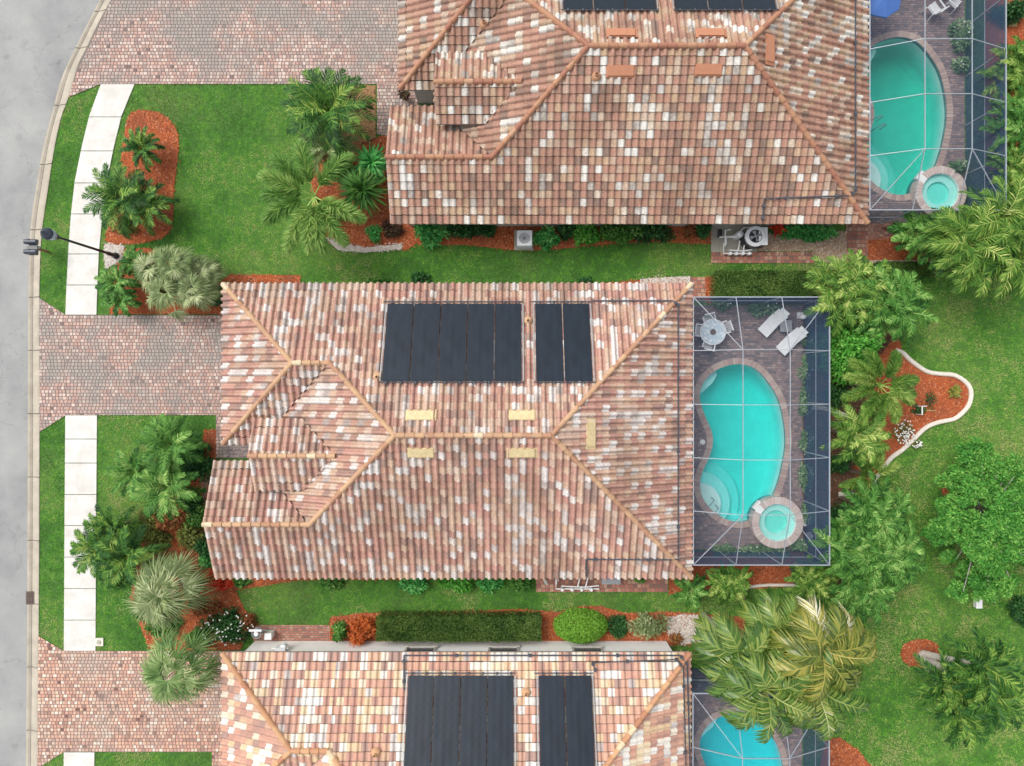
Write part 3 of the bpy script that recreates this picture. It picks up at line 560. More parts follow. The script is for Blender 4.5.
    for k in range(4): a.box(x0+.40, x0+.449, gym-2.45, gym+2.45, .02+k*.54, .02+k*.54+.525)
    put(a.build('garage_door', 'white_paint'))
    a = Acc(); a.box(-11.0, -10.951, eym-.5, eym+.5, .02, 2.1); put(a.build('front_door', 'wood'))
    a = Acc(); a.box(xr-.45, xr-.40, -5.5, -.5, .05, 2.2); o = put(a.build('sliding_door', 'dark_glass'))
    for (px, py, horiz) in vents:      # low roof vents on the tiles
        for zz in np.linspace(2.6, 5.6, 61):
            q = P(px, py, zz)
            if zz-.08 >= roof_z(q.x-d[0], q.y-d[1]): break
        x, y = q.x-d[0], q.y-d[1]; e = .05; gx = (roof_z(x+e, y)-roof_z(x-e, y))/(2*e); gy = (roof_z(x, y+e)-roof_z(x, y-e))/(2*e)
        hx, hy = (.57, .20) if horiz else (.20, .57); a = Acc(); V = []
        zf = lambda xx, yy: roof_z(x, y)+gx*(xx-x)+gy*(yy-y)
        for s, zo in ((1.12, .07), (1.12, .11), (.97, .13), (.9, .20)):
            for u, v in ((-1, -1), (1, -1), (1, 1), (-1, 1)): xx, yy = x+u*hx*s, y+v*hy*s; V.append((xx, yy, zf(xx, yy)+zo))
        F = [(12, 13, 14, 15)]
        for L_ in range(3): F += [(L_*4+k, L_*4+(k+1) % 4, L_*4+4+(k+1) % 4, L_*4+4+k) for k in range(4)]
        a.add(V, F); put(a.build('roof_vent', vmat))
    return root
V2 = [(421, 415, 1), (421, 453, 1), (522, 415, 1), (522, 453, 1), (591, 434, 0)]
V1 = [(622, 33, 1), (621, 71, 1), (711, 33, 1), (709, 70, 1), (770, 50, 0)]
V3 = [(421, 780, 1), (522, 780, 1)]
h1 = house(1, 'house at top with reddest tile roof and orange roof vents, mostly beyond the upper edge', 'tile_red', 'cap_red', 'stucco_beige', 'vent_red', .10, V1)
h2 = house(2, 'middle house with whole salmon and grey tile hip roof in view and cream roof vents', 'tile_salmon', 'cap_tan', 'stucco_cream', 'vent_cream', .13, V2)
h3 = house(3, 'house at the bottom with palest cream and peach tile roof and white wall', 'tile_cream', 'cap_cream', 'stucco_white', 'vent_cream', .075, V3)
# small plumbing vents on the roofs
def hit(i, px, py, lift=.0):
    d = SH[i]
    for zz in np.linspace(2.5, 5.8, 133):
        q = P(px, py, zz)
        if zz-lift >= roof_z(q.x-d[0], q.y-d[1]): return q
    return P(px, py, 4)
for i, px, py, hh in ((2, 528, 321, h2), (1, 484, 25, h1), (1, 596, 77, h1), (3, 526, 692, h3), (2, 378, 377, h2), (3, 376, 752, h3)):
    q = hit(i, px, py); a = Acc(); d = SH[i]; c = (q.x-d[0], q.y-d[1], q.z)
    a.lathe(c, [(.22, .06), (.16, .16), (.07, .2), (.07, .34), (.05, .34), (.05, .2)], 12); o = a.build('plumbing_vent', {1: 'cap_red', 2: 'cap_tan', 3: 'cap_cream'}[i]); o.parent = hh
# ---------------------------------------------------------------- solar collectors and pipes
def collector(i, xs, ytop, ybot, label, clampsbot=True):
    d = SH[i]; yr = lambda py: None
    pt = hit(i, xs[0], ytop, .1); pb = hit(i, xs[0], ybot, .1); ya, yb = pt.y-d[1], pb.y-d[1]
    wx = [(hit(i, x, (ytop+ybot)/2, .1).x-d[0]) for x in xs]
    root = thing('solar_collector', label, 'solar panel', (d[0]+(wx[0]+wx[-1])/2, d[1]+ya, E0), 'black pool heating panels on the roofs'); lx, ly_ = -(root.location.x-d[0]), -(root.location.y-d[1])
    def put(o): o.parent = root; o.location = (d[0]-root.location.x, d[1]-root.location.y, -E0); return o
    zf = lambda y: E0+(yN-y)*K
    for k in range(len(wx)-1):
        xa, xb = wx[k]+.025, wx[k+1]-.025; nx = max(6, int((xb-xa)/.05)); ny = int(abs(ya-yb)/.06); X = np.linspace(xa, xb, nx); Y = np.linspace(ya, yb, ny)
        gx, gy = np.meshgrid(X, Y); u = -gx/TX; z = E0+(yN-gy)*K+.215+.0022*np.cos(2*PI*(u-.63))*(.5+.5*np.cos(2*PI*(yN-gy)*1.083/TV))+.006*vnoise(gx, gy, .5, 3)
        Vt = np.stack([gx, gy, z], -1).reshape(-1, 3); F = [(r*nx+c, (r+1)*nx+c, (r+1)*nx+c+1, r*nx+c+1) for r in range(ny-1) for c in range(nx-1)]
        a = Acc(); a.add(Vt, F)
        bnd = [r for r in range(nx)]+[r*nx+nx-1 for r in range(ny)]+[(ny-1)*nx+c for c in range(nx-1, -1, -1)]+[r*nx for r in range(ny-1, -1, -1)]
        sk = [tuple(Vt[b]) for b in bnd]; m_ = len(sk); a.add(sk+[(x, y, z-.03) for x, y, z in sk], [(q, (q+1) % m_, m_+(q+1) % m_, m_+q) for q in range(m_)])
        put(a.build('panel', 'solar_mat', smooth=True))
    for y, ex in ((ya+.1, -.12), (yb-.05, 0)):
        a = Acc(); a.tube([(wx[0]+ex-.06, y, zf(y)+.21), (wx[-1]+.08, y, zf(y)+.21)], .026)
        for k in range(int((wx[-1]-wx[0])/.62)+1): x = wx[0]+.2+k*.62; a.box(x-.035, x+.035, y-.06, y+.04, zf(y)+.15, zf(y)+.26)
        put(a.build('header_pipe', 'pipe_dark'))
    for e in (wx[0]-.05, wx[-1]+.05): a = Acc(); a.bar((e, ya, zf(ya)+.2), (e, yb, zf(yb)+.2), .045, .03); put(a.build('edge_strap', 'grey_metal'))
    return root
collector(2, [384.5, 412, 439.5, 467, 494.5, 522], 304, 381, 'wide five-panel black solar mat on the middle house roof, ending beside the hip')
collector(2, [535, 563, 591], 304, 381, 'narrow two-panel black solar mat on the middle house roof')
collector(1, [562, 592, 623, 654], -28, 10, 'black solar mat cut by the top edge above the left orange vents')
collector(1, [672, 705, 739, 772], -28, 10, 'black solar mat cut by the top edge above the right orange vents')
collector(3, [405, 432, 459.5, 487, 514], 675, 800, 'wide black solar mat on the cream-tiled bottom roof')
collector(3, [539, 566, 594], 675, 800, 'narrow black solar mat on the cream-tiled bottom roof near its hip')
def roofpipe(i, pts, label, r=.035, m='pipe_dark'):
    d = SH[i]; a = Acc(); L = []
    for k in range(len(pts)-1):
        p = hit(i, *pts[k], .12); q = hit(i, *pts[k+1], .12); n = 24
        for t in range(n if k < len(pts)-2 else n+1):
            x, y = p.x+(q.x-p.x)*t/n, p.y+(q.y-p.y)*t/n; L.append((x, y, roof_z(min(max(x-d[0], x0), xr), min(max(y-d[1], yS), yN))+.19))
    a.tube(L, r, 6)
    for k in range(6, len(L), 14): x, y, z = L[k]; a.box(x-.06, x+.06, y-.06, y+.06, z-.06, z+.05)
    o = a.build('roof_pipe', m); recenter(o); return tag(o, label, 'pipe', 'dark pipes on the roofs')
roofpipe(2, [(592, 301), (672, 301), (678, 305), (678, 430), (678, 559), (586, 559), (586, 576)], 'dark pipe from the two-panel mat round the middle roof hip to its lower eave')
roofpipe(1, [(855, -40), (855, 60), (855, 190), (850, 196), (764, 199), (762, 220)], 'dark pipe down the top roof and along its eave towards the pool heater')
roofpipe(3, [(404, 690), (404, 655), (530, 655), (680, 655), (687, 664), (690, 780)], 'long pipe along the bottom roof eave and round its hip end')
roofpipe(3, [(596, 672), (592, 662), (676, 659), (683, 667), (686, 780)], 'inner pipe from the narrow mat on the bottom roof', .028)
# ---------------------------------------------------------------- pools, cages
def make_pool(i, wm, label, spalabel):
    d = PSH[i]; pl = off(pool, d); n = len(pl); cx = sum(p[0] for p in pl)/n; cy = sum(p[1] for p in pl)/n
    root = thing('swimming_pool', label, 'pool', (cx, cy, 0)); rel = lambda o: (setattr(o, 'parent', root), setattr(o, 'location', (-cx, -cy, 0)), o)[2]
    if sum(pl[k][0]*pl[(k+1) % n][1]-pl[(k+1) % n][0]*pl[k][1] for k in range(n)) < 0: pl = pl[::-1]
    bm = bmesh.new(); E = []; zfl = lambda y: -1.35-.35*max(0, min(1, (y-d[1]+3)/4))+.25*max(0, min(1, (-y+d[1]-5.0)/2)); inner = grow(pl, -.28)
    top = [bm.verts.new((x, y, .0)) for x, y in pl]; mid = [bm.verts.new((x, y, zfl(y)+.35)) for x, y in pl]; bot = [bm.verts.new((x, y, zfl(y))) for x, y in inner]
    for k in range(n):
        bm.faces.new((top[k], mid[k], mid[(k+1) % n], top[(k+1) % n])).smooth = True; bm.faces.new((mid[k], bot[k], bot[(k+1) % n], mid[(k+1) % n])).smooth = True
        E.append(bm.edges.get((bot[k], bot[(k+1) % n])))
    bmesh.ops.triangle_fill(bm, use_beauty=True, use_dissolve=False, edges=E); me = bpy.data.meshes.new('basin'); bm.to_mesh(me); bm.free(); me.materials.append(M['pool_plaster']); o = bpy.data.objects.new('basin', me); C.objects.link(o); rel(o)
    # steps in the lower corner and the bench on the upper edge
    a = Acc(); sc = (d[0]+(701-512)/S, d[1]+(383-505)/S); 
    for rr, zt in ((2.15, -.95), (1.6, -.6), (1.05, -.27)):
        L = [p for p in spa_loop(sc, rr, 48) if inpoly(np.array([p[0]]), np.array([p[1]]), grow(pl, -.01))[0]]
        ins = [p for p in pl if math.hypot(p[0]-sc[0], p[1]-sc[1]) < rr]
        ring = sorted(L+ins, key=lambda p: math.atan2(p[1]-sc[1]-.5, p[0]-sc[0]-.6)); m_ = len(ring)
        a.add([(x, y, zt) for x, y in ring]+[(x, y, -1.6) for x, y in ring], [tuple(range(m_))]+[(q, m_+q, m_+(q+1) % m_, (q+1) % m_) for q in range(m_)])
    rel(a.build('steps', 'pool_plaster'))
    a = Acc(); ring = G2([(704, 381), (712, 372.5), (718, 369.5), (719.5, 375), (715, 383), (706, 391), (700, 397), (700, 391)]); ring = [(x+d[0], y+d[1]) for x, y in ring]; m_ = len(ring)
    a.add([(x, y, -.42) for x, y in ring]+[(x, y, -1.6) for x, y in ring], [tuple(range(m_))]+[(q, m_+q, m_+(q+1) % m_, (q+1) % m_) for q in range(m_)]); rel(a.build('bench', 'pool_plaster'))
    a = Acc(); 
    for k in range(n):
        q = grow(pl, -.008); (xa, ya), (xb, yb) = q[k], q[(k+1) % n]; a.add([(xa, ya, -.2), (xb, yb, -.2), (xb, yb, .0), (xa, ya, .0)], [(0, 1, 2, 3)])
    rel(a.build('waterline_tiles', 'pool_tile'))
    wl = grow(pl, .03); bm = bmesh.new(); t_ = [bm.verts.new((x, y, -.09)) for x, y in wl]; b_ = [bm.verts.new((x, y, -2.1)) for x, y in wl]; E1 = []; E2 = []
    for k in range(n):
        bm.faces.new((b_[k], b_[(k+1) % n], t_[(k+1) % n], t_[k])); E1.append(bm.edges.get((t_[k], t_[(k+1) % n]))); E2.append(bm.edges.get((b_[k], b_[(k+1) % n])))
    for E in (E1, E2): bmesh.ops.triangle_fill(bm, use_beauty=True, use_dissolve=False, edges=E)
    bmesh.ops.recalc_face_normals(bm, faces=bm.faces[:]); me = bpy.data.meshes.new('water'); bm.to_mesh(me); bm.free(); me.materials.append(M[wm]); o = bpy.data.objects.new('water', me); C.objects.link(o); rel(o)
    # coping bricks
    a = Acc(); s = 0; inn, outc = grow(pl, -.03), grow(pl, .27)
    for k in range(n):
        A_, B_ = inn[k], inn[(k+1) % n]; Ao, Bo = outc[k], outc[(k+1) % n]; kk = 2
        for t in range(kk):
            f = lambda p, q, u: (p[0]+(q[0]-p[0])*u, p[1]+(q[1]-p[1])*u); u0, u1 = t/kk+.02, (t+1)/kk-.02; q = [f(A_, B_, u0), f(A_, B_, u1), f(Ao, Bo, u1), f(Ao, Bo, u0)]
            a.add([(x, y, -.03) for x, y in q]+[(x, y, .032) for x, y in q], [(4, 5, 6, 7), (0, 1, 5, 4), (1, 2, 6, 5), (2, 3, 7, 6), (3, 0, 4, 7)], R.random())
    rel(a.build('coping', 'coping'))
    # spa: raised ring with its own water
    sx, sy = spa_c[0]+d[0], spa_c[1]+d[1]; sp = thing('spa', spalabel, 'spa', (sx, sy, 0)); put = lambda o: (setattr(o, 'parent', sp), setattr(o, 'location', (-sx, -sy, 0)), o)[2]
    a = Acc(); N = 40
    for k in range(N):
        an, bn = 2*PI*k/N+.006, 2*PI*(k+1)/N-.006
        if 2.25 < an < 2.6: continue
        q = [(sx+r_*math.cos(t), sy+r_*math.sin(t)) for r_, t in ((spa_r-.34, an), (spa_r, an), (spa_r, bn), (spa_r-.34, bn))]
        a.add([(x, y, -.05) for x, y in q]+[(x, y, .40) for x, y in q], [(4, 5, 6, 7), (0, 1, 5, 4), (1, 2, 6, 5), (2, 3, 7, 6), (3, 0, 4, 7)], R.random())
    put(a.build('rim', 'spa_rim'))
    a = Acc(); q = []
    a.box(0, 0, 0, 0, 0, 0)
    a = Acc(); t = 2.43; c_, s_ = math.cos(t), math.sin(t); V = []
    for r_, w in ((spa_r-.36, .24), (spa_r+.10, .24)):
        for zz in (.10, .33):
            for sg in (-1, 1): V.append((sx+c_*r_-s_*w*sg, sy+s_*r_+c_*w*sg, zz))
    a.add(V, [(0, 1, 3, 2), (4, 6, 7, 5), (2, 3, 7, 6), (0, 2, 6, 4), (1, 5, 7, 3)]); put(a.build('spillway', 'white_paint'))
    a = Acc(); a.lathe((sx, sy, 0), [(spa_r-.02, -.4), (spa_r-.02, .3)], 40); put(a.build('wall', 'pool_tile'))
    ri = spa_r-.36; a = Acc(); a.lathe((sx, sy, 0), [(spa_r-.03, .36), (ri, .36), (ri, .16), (.55, .16), (.52, .035), (.0001, .035)], 40); put(a.build('seat_ring', 'pool_plaster'))
    a = Acc(); a.lathe((sx, sy, 0), [(ri+.03, .28), (0.0001, .28)], 40); a.lathe((sx, sy, 0), [(ri+.03, .28), (ri+.03, .028), (.0001, .028)], 40)
    put(a.build('water', 'spa_water'))
    return root
make_pool(2, 'water_cyan', 'bright turquoise kidney-shaped pool under the middle screen enclosure', 'round raised spa at the corner of the bright turquoise middle pool')
make_pool(1, 'water_green', 'greenish swimming pool beside the top house', 'round spa beside the greenish pool at the top')
make_pool(3, 'water_blue', 'blue pool half hidden by big arching palms at the bottom', 'round spa of the blue bottom pool')
def cage(i, label):
    d = CSH[i]; X0, X1, Y0, Y1 = 8.12, 14.22, -8.15, 3.85; zp, zi = 2.7, 3.62; xi0, xi1 = 10.03, 12.08; ysb = [1.45, -.95, -3.34, -5.73]
    root = thing('pool_cage', label, 'pool cage', ((X0+X1)/2+d[0], (Y0+Y1)/2+d[1], 0), 'screen enclosures over the pools'); put = lambda o: (setattr(o, 'parent', root), setattr(o, 'location', (-(X0+X1)/2, -(Y0+Y1)/2, 0)), o)[2]
    beams = []
    for y in ysb:
        beams += [((X0, y, zp), (xi0, y, zi)), ((xi0, y, zi), (xi1, y, zi)), ((xi1, y, zi), (X1, y, zp))]
    for x in (xi0, xi1):
        beams += [((x, ysb[0], zi), (x, ysb[-1], zi)), ((x, Y1, zp), (x, ysb[0], zi)), ((x, Y0, zp), (x, ysb[-1], zi))]
    for x, xi in ((X0, xi0), (X1, xi1)): beams += [((x, Y1, zp), (xi, ysb[0], zi)), ((x, Y0, zp), (xi, ysb[-1], zi))]
    for a_, b_ in beams: a = Acc(); a.bar(a_, b_, .026, .05); put(a.build('roof_beam', 'aluminium'))
    per = [((X0, Y1, zp), (X1, Y1, zp)), ((X0, Y0, zp), (X1, Y0, zp)), ((X1, Y0, zp), (X1, Y1, zp)), ((X0, Y0, zp), (X0, Y1, zp))]
    for a_, b_ in per: a = Acc(); a.bar(a_, b_, .04, .06); put(a.build('eave_beam', 'aluminium'))
    posts = [(X1, y) for y in [Y1]+ysb+[Y0]]+[(x, y) for x in (X0, xi0, xi1) for y in (Y0, Y1)]
    for x, y in posts: a = Acc(); a.bar((x, y, 0), (x, y, zp-.06), .045, .045); put(a.build('post', 'aluminium'))
    for a_, b_ in (((X1, Y0, 1.35), (X1, Y1, 1.35)), ((X0, Y0, 1.35), (X1, Y0, 1.35)), ((X0, Y1, 1.35), (X1, Y1, 1.35))): a = Acc(); a.bar(a_, b_, .03, .03); put(a.build('chair_rail', 'aluminium'))
    a = Acc()
    a.add([(xi0, ysb[0], zi), (xi1, ysb[0], zi), (xi1, ysb[-1], zi), (xi0, ysb[-1], zi), (X0, Y1, zp), (X1, Y1, zp), (X1, Y0, zp), (X0, Y0, zp)], [(0, 1, 2, 3), (4, 5, 1, 0), (5, 6, 2, 1), (6, 7, 3, 2), (7, 4, 0, 3)]); put(a.build('roof_screen', 'roof_mesh'))
    a = Acc()
    for q in (((X1, Y0), (X1, Y1)), ((X0, Y0), (X1, Y0)), ((X0, Y1), (X1, Y1))): a.add([(q[0][0], q[0][1], 0), (q[1][0], q[1][1], 0), (q[1][0], q[1][1], zp), (q[0][0], q[0][1], zp)], [(0, 1, 2, 3)])
    put(a.build('wall_screen', 'wall_mesh'))
    return root
cage(2, 'white framed screen cage with flat-topped roof over the middle turquoise pool')
cage(1, 'white framed screen cage at the top right, over the greenish pool')
cage(3, 'white framed screen cage at the bottom, partly covered by palm fronds')
# ---------------------------------------------------------------- plants
def strips(a, base, dr, L, W, rn, droop=0.0, up=None):
    n = len(base); dr = dr/np.linalg.norm(dr, axis=1)[:, None]; up = np.tile([0, 0, 1.0], (n, 1)) if up is None else up
    sd = np.cross(dr, up); q = np.linalg.norm(sd, axis=1)[:, None]; sd = np.where(q > 1e-3, sd/np.maximum(q, 1e-6), [1.0, 0, 0])
    L = np.broadcast_to(L, n)[:, None]; W = np.broadcast_to(W, n)[:, None]; dz = np.array([0, 0, -1.0])*np.broadcast_to(droop, n)[:, None]*L
    mid = base+dr*L*.5+dz*.25; tip = base+dr*L+dz
    V = np.stack([base-sd*W*.3, base+sd*W*.3, mid-sd*W*.5, mid+sd*W*.5, tip], 1).reshape(-1, 3); o = np.arange(n)[:, None]*5
    T = np.stack([o+[0, 1, 3], o+[0, 3, 2], o+[2, 3, 4]], 1).reshape(-1, 3); a.addarr(V, T, np.clip(np.repeat(rn, 3), 0, 1))
def frond(a, base, az, el, L, droop, nl, ll, lw, shade, plume=False, vee=.25, ldroop=.35, bare=.15, spread=1.05):
    N = 16; t = np.linspace(0, 1, N+1); e = el-droop*t**1.4; azv = az+NR.uniform(-.35, .35)*t; st = L/N
    d = np.stack([np.cos(e)*np.cos(azv), np.cos(e)*np.sin(azv), np.sin(e)], 1); pts = np.array(base)+np.concatenate([[[0, 0, 0]], np.cumsum(d[:-1]*st, 0)])
    for s in range(N):                  # rachis ribbon
        p, q = pts[s], pts[s+1]; w = .022*(1-s/N*.8)*max(1, L/1.8); sd = np.array([-math.sin(az), math.cos(az), 0])*w
        a.add([p-sd, p+sd, q+sd, q-sd], [(0, 1, 2, 3)], min(1, shade+.35))
    u = np.linspace(bare, .99, nl); T = np.stack([np.interp(u, t, pts[:, k]) for k in range(3)], 1); D = np.stack([np.interp(u, t, d[:, k]) for k in range(3)], 1)
    sd = np.cross(D, [0, 0, 1.0]); sd /= np.linalg.norm(sd, axis=1)[:, None]; un = np.cross(sd, D)
    prof = ll*(np.sin(PI*np.clip(.12+.86*u, 0, 1))**.6+.12)
    if plume:
        for k in range(6):
            ph = NR.uniform(0, 2*PI, nl); ang = NR.uniform(.7, 1.15, nl)
            dr = D*np.cos(ang)[:, None]+(sd*np.cos(ph)[:, None]+un*np.sin(ph)[:, None])*np.sin(ang)[:, None]
            strips(a, T, dr, prof*NR.uniform(.8, 1.1, nl), lw, shade+NR.uniform(-.3, .4, nl)+.12*np.sin(ph), ldroop*.5)
    else:
        for s in (-1, 1):
            ang = spread-.5*u+NR.uniform(-.12, .12, nl); dr = D*np.cos(ang)[:, None]+sd*s*np.sin(ang)[:, None]+un*(vee+NR.uniform(-.12, .12, nl))[:, None]
            strips(a, T, dr, prof*NR.uniform(.85, 1.1, nl), lw, shade+NR.uniform(-.34, .36, nl), ldroop)
def stem(pts, r0, r1, m='trunk', name='trunk', parent=None, rings=True):
    a = Acc(); n = 10; P0 = [Vector(p) for p in pts]; L = []; rr = []
    for k in range(len(P0)-1):
        for t in range(n): L.append(P0[k].lerp(P0[k+1], t/n))
    L.append(P0[-1]); m_ = len(L)
    for k in range(m_): rr.append((r0+(r1-r0)*k/(m_-1))*(1+(.08 if k % 2 else 0)))
    a.tube(L, rr, 8); o = a.build(name, m); 
    if parent: o.parent = parent; o.location = -parent.location
    return o
def palm(label, px, py, z, rp, nf=22, mat='leaf_green', kind='date', base=None, group=None, tm='trunk', name='palm_tree', azs=None, sub=None):
    c = P(px, py, z); k = S*H/(H-z); Rr = rp/k; b = Vector((c.x, c.y, 0)) if base is None else Vector((*G2([base])[0], 0))
    root = thing(name, label, 'palm', b, group); a = Acc(); heads = [(c, 1.0)] if not sub else []
    if kind == 'areca' and not sub and rp >= 20:        # a clump of several stems
        heads = [(c+Vector((Rr*.42*math.cos(q*1.26+px), Rr*.42*math.sin(q*1.26+px), R.uniform(-.5, .1))), R.uniform(.62, .8)) for q in range(5)]+[(c, .7)]; nf = max(11, int(nf*.55))
    if sub:
        for (qx, qy, qz, f) in sub: heads.append((P(qx, qy, qz), f))
    for hc, f in heads:
        for j in range(nf):
            az = 2*PI*j*.381966+NR.uniform(-.25, .25) if azs is None else azs[j % len(azs)]+NR.uniform(-.1, .1); u = (j+.5)/nf; L = Rr*f; sh = .08+.50*NR.random()+.24*u
            bp = (hc.x+math.cos(az)*.05, hc.y+math.sin(az)*.05, hc.z)
            if kind == 'date': frond(a, bp, az, .15+1.15*u+NR.uniform(-.1, .1), L*(1.15-.1*u)*NR.uniform(.85, 1.1), 1.1+.35*NR.random(), 23, L*.26, .032+.009*L, sh, vee=.3, ldroop=.25)
            elif kind == 'areca': frond(a, bp, az, .5+.85*u+NR.uniform(-.1, .1), L*NR.uniform(.95, 1.35), 1.5+.5*NR.random(), 18, L*.30, .038+.008*L, sh, vee=.35, ldroop=.35, bare=.2)
            elif kind == 'king': frond(a, bp, az, .35+.95*u+NR.uniform(-.15, .15), L*NR.uniform(1.05, 1.3), 1.9+.6*NR.random(), 27, L*.34, .055+.006*L, sh*.75 if NR.random() > .03 else .9, vee=.18, ldroop=.8, bare=.18)  # king: a few fronds take the painted-glare end of the ramp
            elif kind == 'fox': frond(a, bp, az, .5+.2*u, L*1.2*NR.uniform(.9, 1.05), 1.55+.3*NR.random(), 96, L*.24, .028, sh*.6+.12, plume=True, bare=.2)
            elif kind == 'fan': fan(a, hc, az, .05+1.5*u**.85+NR.uniform(-.15, .15), L, sh)
            elif kind == 'strap':
                n = 10; bb = np.tile([hc.x, hc.y, hc.z-.1], (n, 1))+NR.normal(0, .05, (n, 3)); an = NR.uniform(0, 2*PI, n); e = NR.uniform(.15, 1.2, n)
                strips(a, bb, np.stack([np.cos(an)*np.cos(e), np.sin(an)*np.cos(e), np.sin(e)], 1), L*NR.uniform(.7, 1.2, n), .1, sh+NR.uniform(-.2, .2, n), .45)
        if kind in ('king', 'fox'):
            o = stem([(hc.x, hc.y, hc.z-.75), (hc.x, hc.y, hc.z)], .12, .08, 'leaf_areca', 'crownshaft', root)
        bb = Vector((b.x+(hc.x-b.x)*(.08 if sub and base else 1.0), b.y+(hc.y-b.y)*(.08 if sub and base else 1.0), 0))
        stem([bb, bb.lerp(Vector((hc.x, hc.y, hc.z)), .5)+Vector((0, 0, -.05)), (hc.x, hc.y, hc.z-.05)], .17 if base else .12 if kind != 'areca' else .06, .085 if kind != 'areca' else .05, tm, 'trunk', root)
    o = a.build('crown', mat, root); return root
def fan(a, c, az, el, L, sh):
    pl = L*NR.uniform(.42, .62); br = L*NR.uniform(.42, .54); e0 = el; d = np.array([math.cos(az)*math.cos(e0), math.sin(az)*math.cos(e0), math.sin(e0)]); hub = np.array(c)+d*pl
    w = np.array([-math.sin(az), math.cos(az), 0])*.02; p0 = np.array(c); a.add([p0-w, p0+w, hub+w, hub-w], [(0, 1, 2, 3)], min(1, sh+.45))
    rl = NR.uniform(-.5, .5); sd = np.array([-math.sin(az)*math.cos(rl), math.cos(az)*math.cos(rl), math.sin(rl)]); e2 = el-NR.uniform(.5, 1.1); fw = np.array([math.cos(az)*math.cos(e2), math.sin(az)*math.cos(e2), math.sin(e2)]); n = 24
    th = np.linspace(-1.75, 1.75, n)+NR.uniform(-.05, .05, n); up = np.cross(fw, sd); up /= np.linalg.norm(up); dr = fw*np.cos(th)[:, None]+sd*np.sin(th)[:, None]+up*(.10*np.abs(th)+NR.uniform(-.12, .12, n))[:, None]
    strips(a, np.tile(hub, (n, 1)), dr, br*(1-.12*np.abs(th))*NR.uniform(.85, 1.08, n), .040+.010*L, sh+NR.uniform(-.22, .3, n), .42, np.tile(up, (n, 1)))
def leaves(a, c, rx, ry, rz, n, ls, lw, lumps=14, low=.0, hemi=True, shell=.55, tilt=.6):
    cx, cy, cz = c
    if lumps == 0:                      # clipped dome
        v = NR.normal(0, 1, (n, 3)); v /= np.linalg.norm(v, axis=1)[:, None]; v[:, 2] = np.abs(v[:, 2]); r = NR.uniform(.84, 1.0, n)*(.96+.08*vnoise(v[:, 0], v[:, 1], .3, 4))
        strips(a, np.array(c)+v*r[:, None]*np.array([rx, ry, rz]), v*.6+NR.normal(0, .6, (n, 3)), ls*NR.uniform(.7, 1.25, n), lw, .55+NR.uniform(-.3, .3, n), .1, v+NR.normal(0, .4, (n, 3))); return
    lc = NR.normal(0, 1, (lumps, 3)); lc /= np.linalg.norm(lc, axis=1)[:, None]; 
    if hemi: lc[:, 2] = np.abs(lc[:, 2])
    lc *= NR.uniform(shell, .85, lumps)[:, None]; lr = NR.uniform(.28, .5, lumps); tone = NR.uniform(-.16, .16, lumps)
    k = NR.integers(0, lumps, n); v = NR.normal(0, 1, (n, 3)); v /= np.linalg.norm(v, axis=1)[:, None]; r = NR.random(n)**.4
    p = lc[k]+v*(lr[k]*r)[:, None]; od = v*.7+p*.6; dr = od*np.array([1, 1, .35+tilt*.4])+NR.normal(0, .55, (n, 3))
    if hemi: p[:, 2] = np.abs(p[:, 2])
    pos_ = np.array([cx, cy, cz])+p*np.array([rx, ry, rz]); up = od+NR.normal(0, .35, (n, 3))+np.array([0, 0, .8])
    strips(a, pos_, dr, ls*NR.uniform(.7, 1.25, n), lw, .5+tone[k]+NR.uniform(-.28, .28, n), .25, up)
def shrub(label, px, py, rx, ry, h, mat='leaf_green', n=1500, ls=.16, lw=.08, group=None, name='shrub', cat='shrub', lumps=16, flowers=None):
    z = h*.6; k = S*H/(H-z); c = P(px, py, z); root = thing(name, label, cat, (c.x, c.y, 0), group); a = Acc()
    leaves(a, (c.x, c.y, h*.08), rx/k, ry/k, h*.92, n, ls, lw, lumps, shell=.3)
    a.build('foliage', mat, root); s = Acc()
    for j in range(5): an = 2*PI*j/5; s.tube([(c.x+.03*math.cos(an), c.y+.03*math.sin(an), 0), (c.x+.5*rx/k*math.cos(an), c.y+.5*ry/k*math.sin(an), h*.7)], [.02, .008], 5)
    s.build('stem', 'trunk', root)
    if flowers:
        f = Acc(); m_ = flowers[1]; an = NR.uniform(0, 2*PI, m_); rr_ = NR.random(m_)**.75*.95
        for q in range(m_):
            pz = h*(1-.6*rr_[q]**2)+.04; cc = np.array([c.x+rx/k*rr_[q]*math.cos(an[q]), c.y+ry/k*rr_[q]*math.sin(an[q]), pz]); u = NR.uniform(0, 2*PI, 6); e = NR.uniform(.1, .9, 6)
            strips(f, np.tile(cc, (6, 1)), np.stack([np.cos(u)*np.cos(e), np.sin(u)*np.cos(e), np.sin(e)], 1), .055, .045, NR.random(6))
        f.build('flowers', flowers[0], root)['kind'] = 'stuff'
    return root
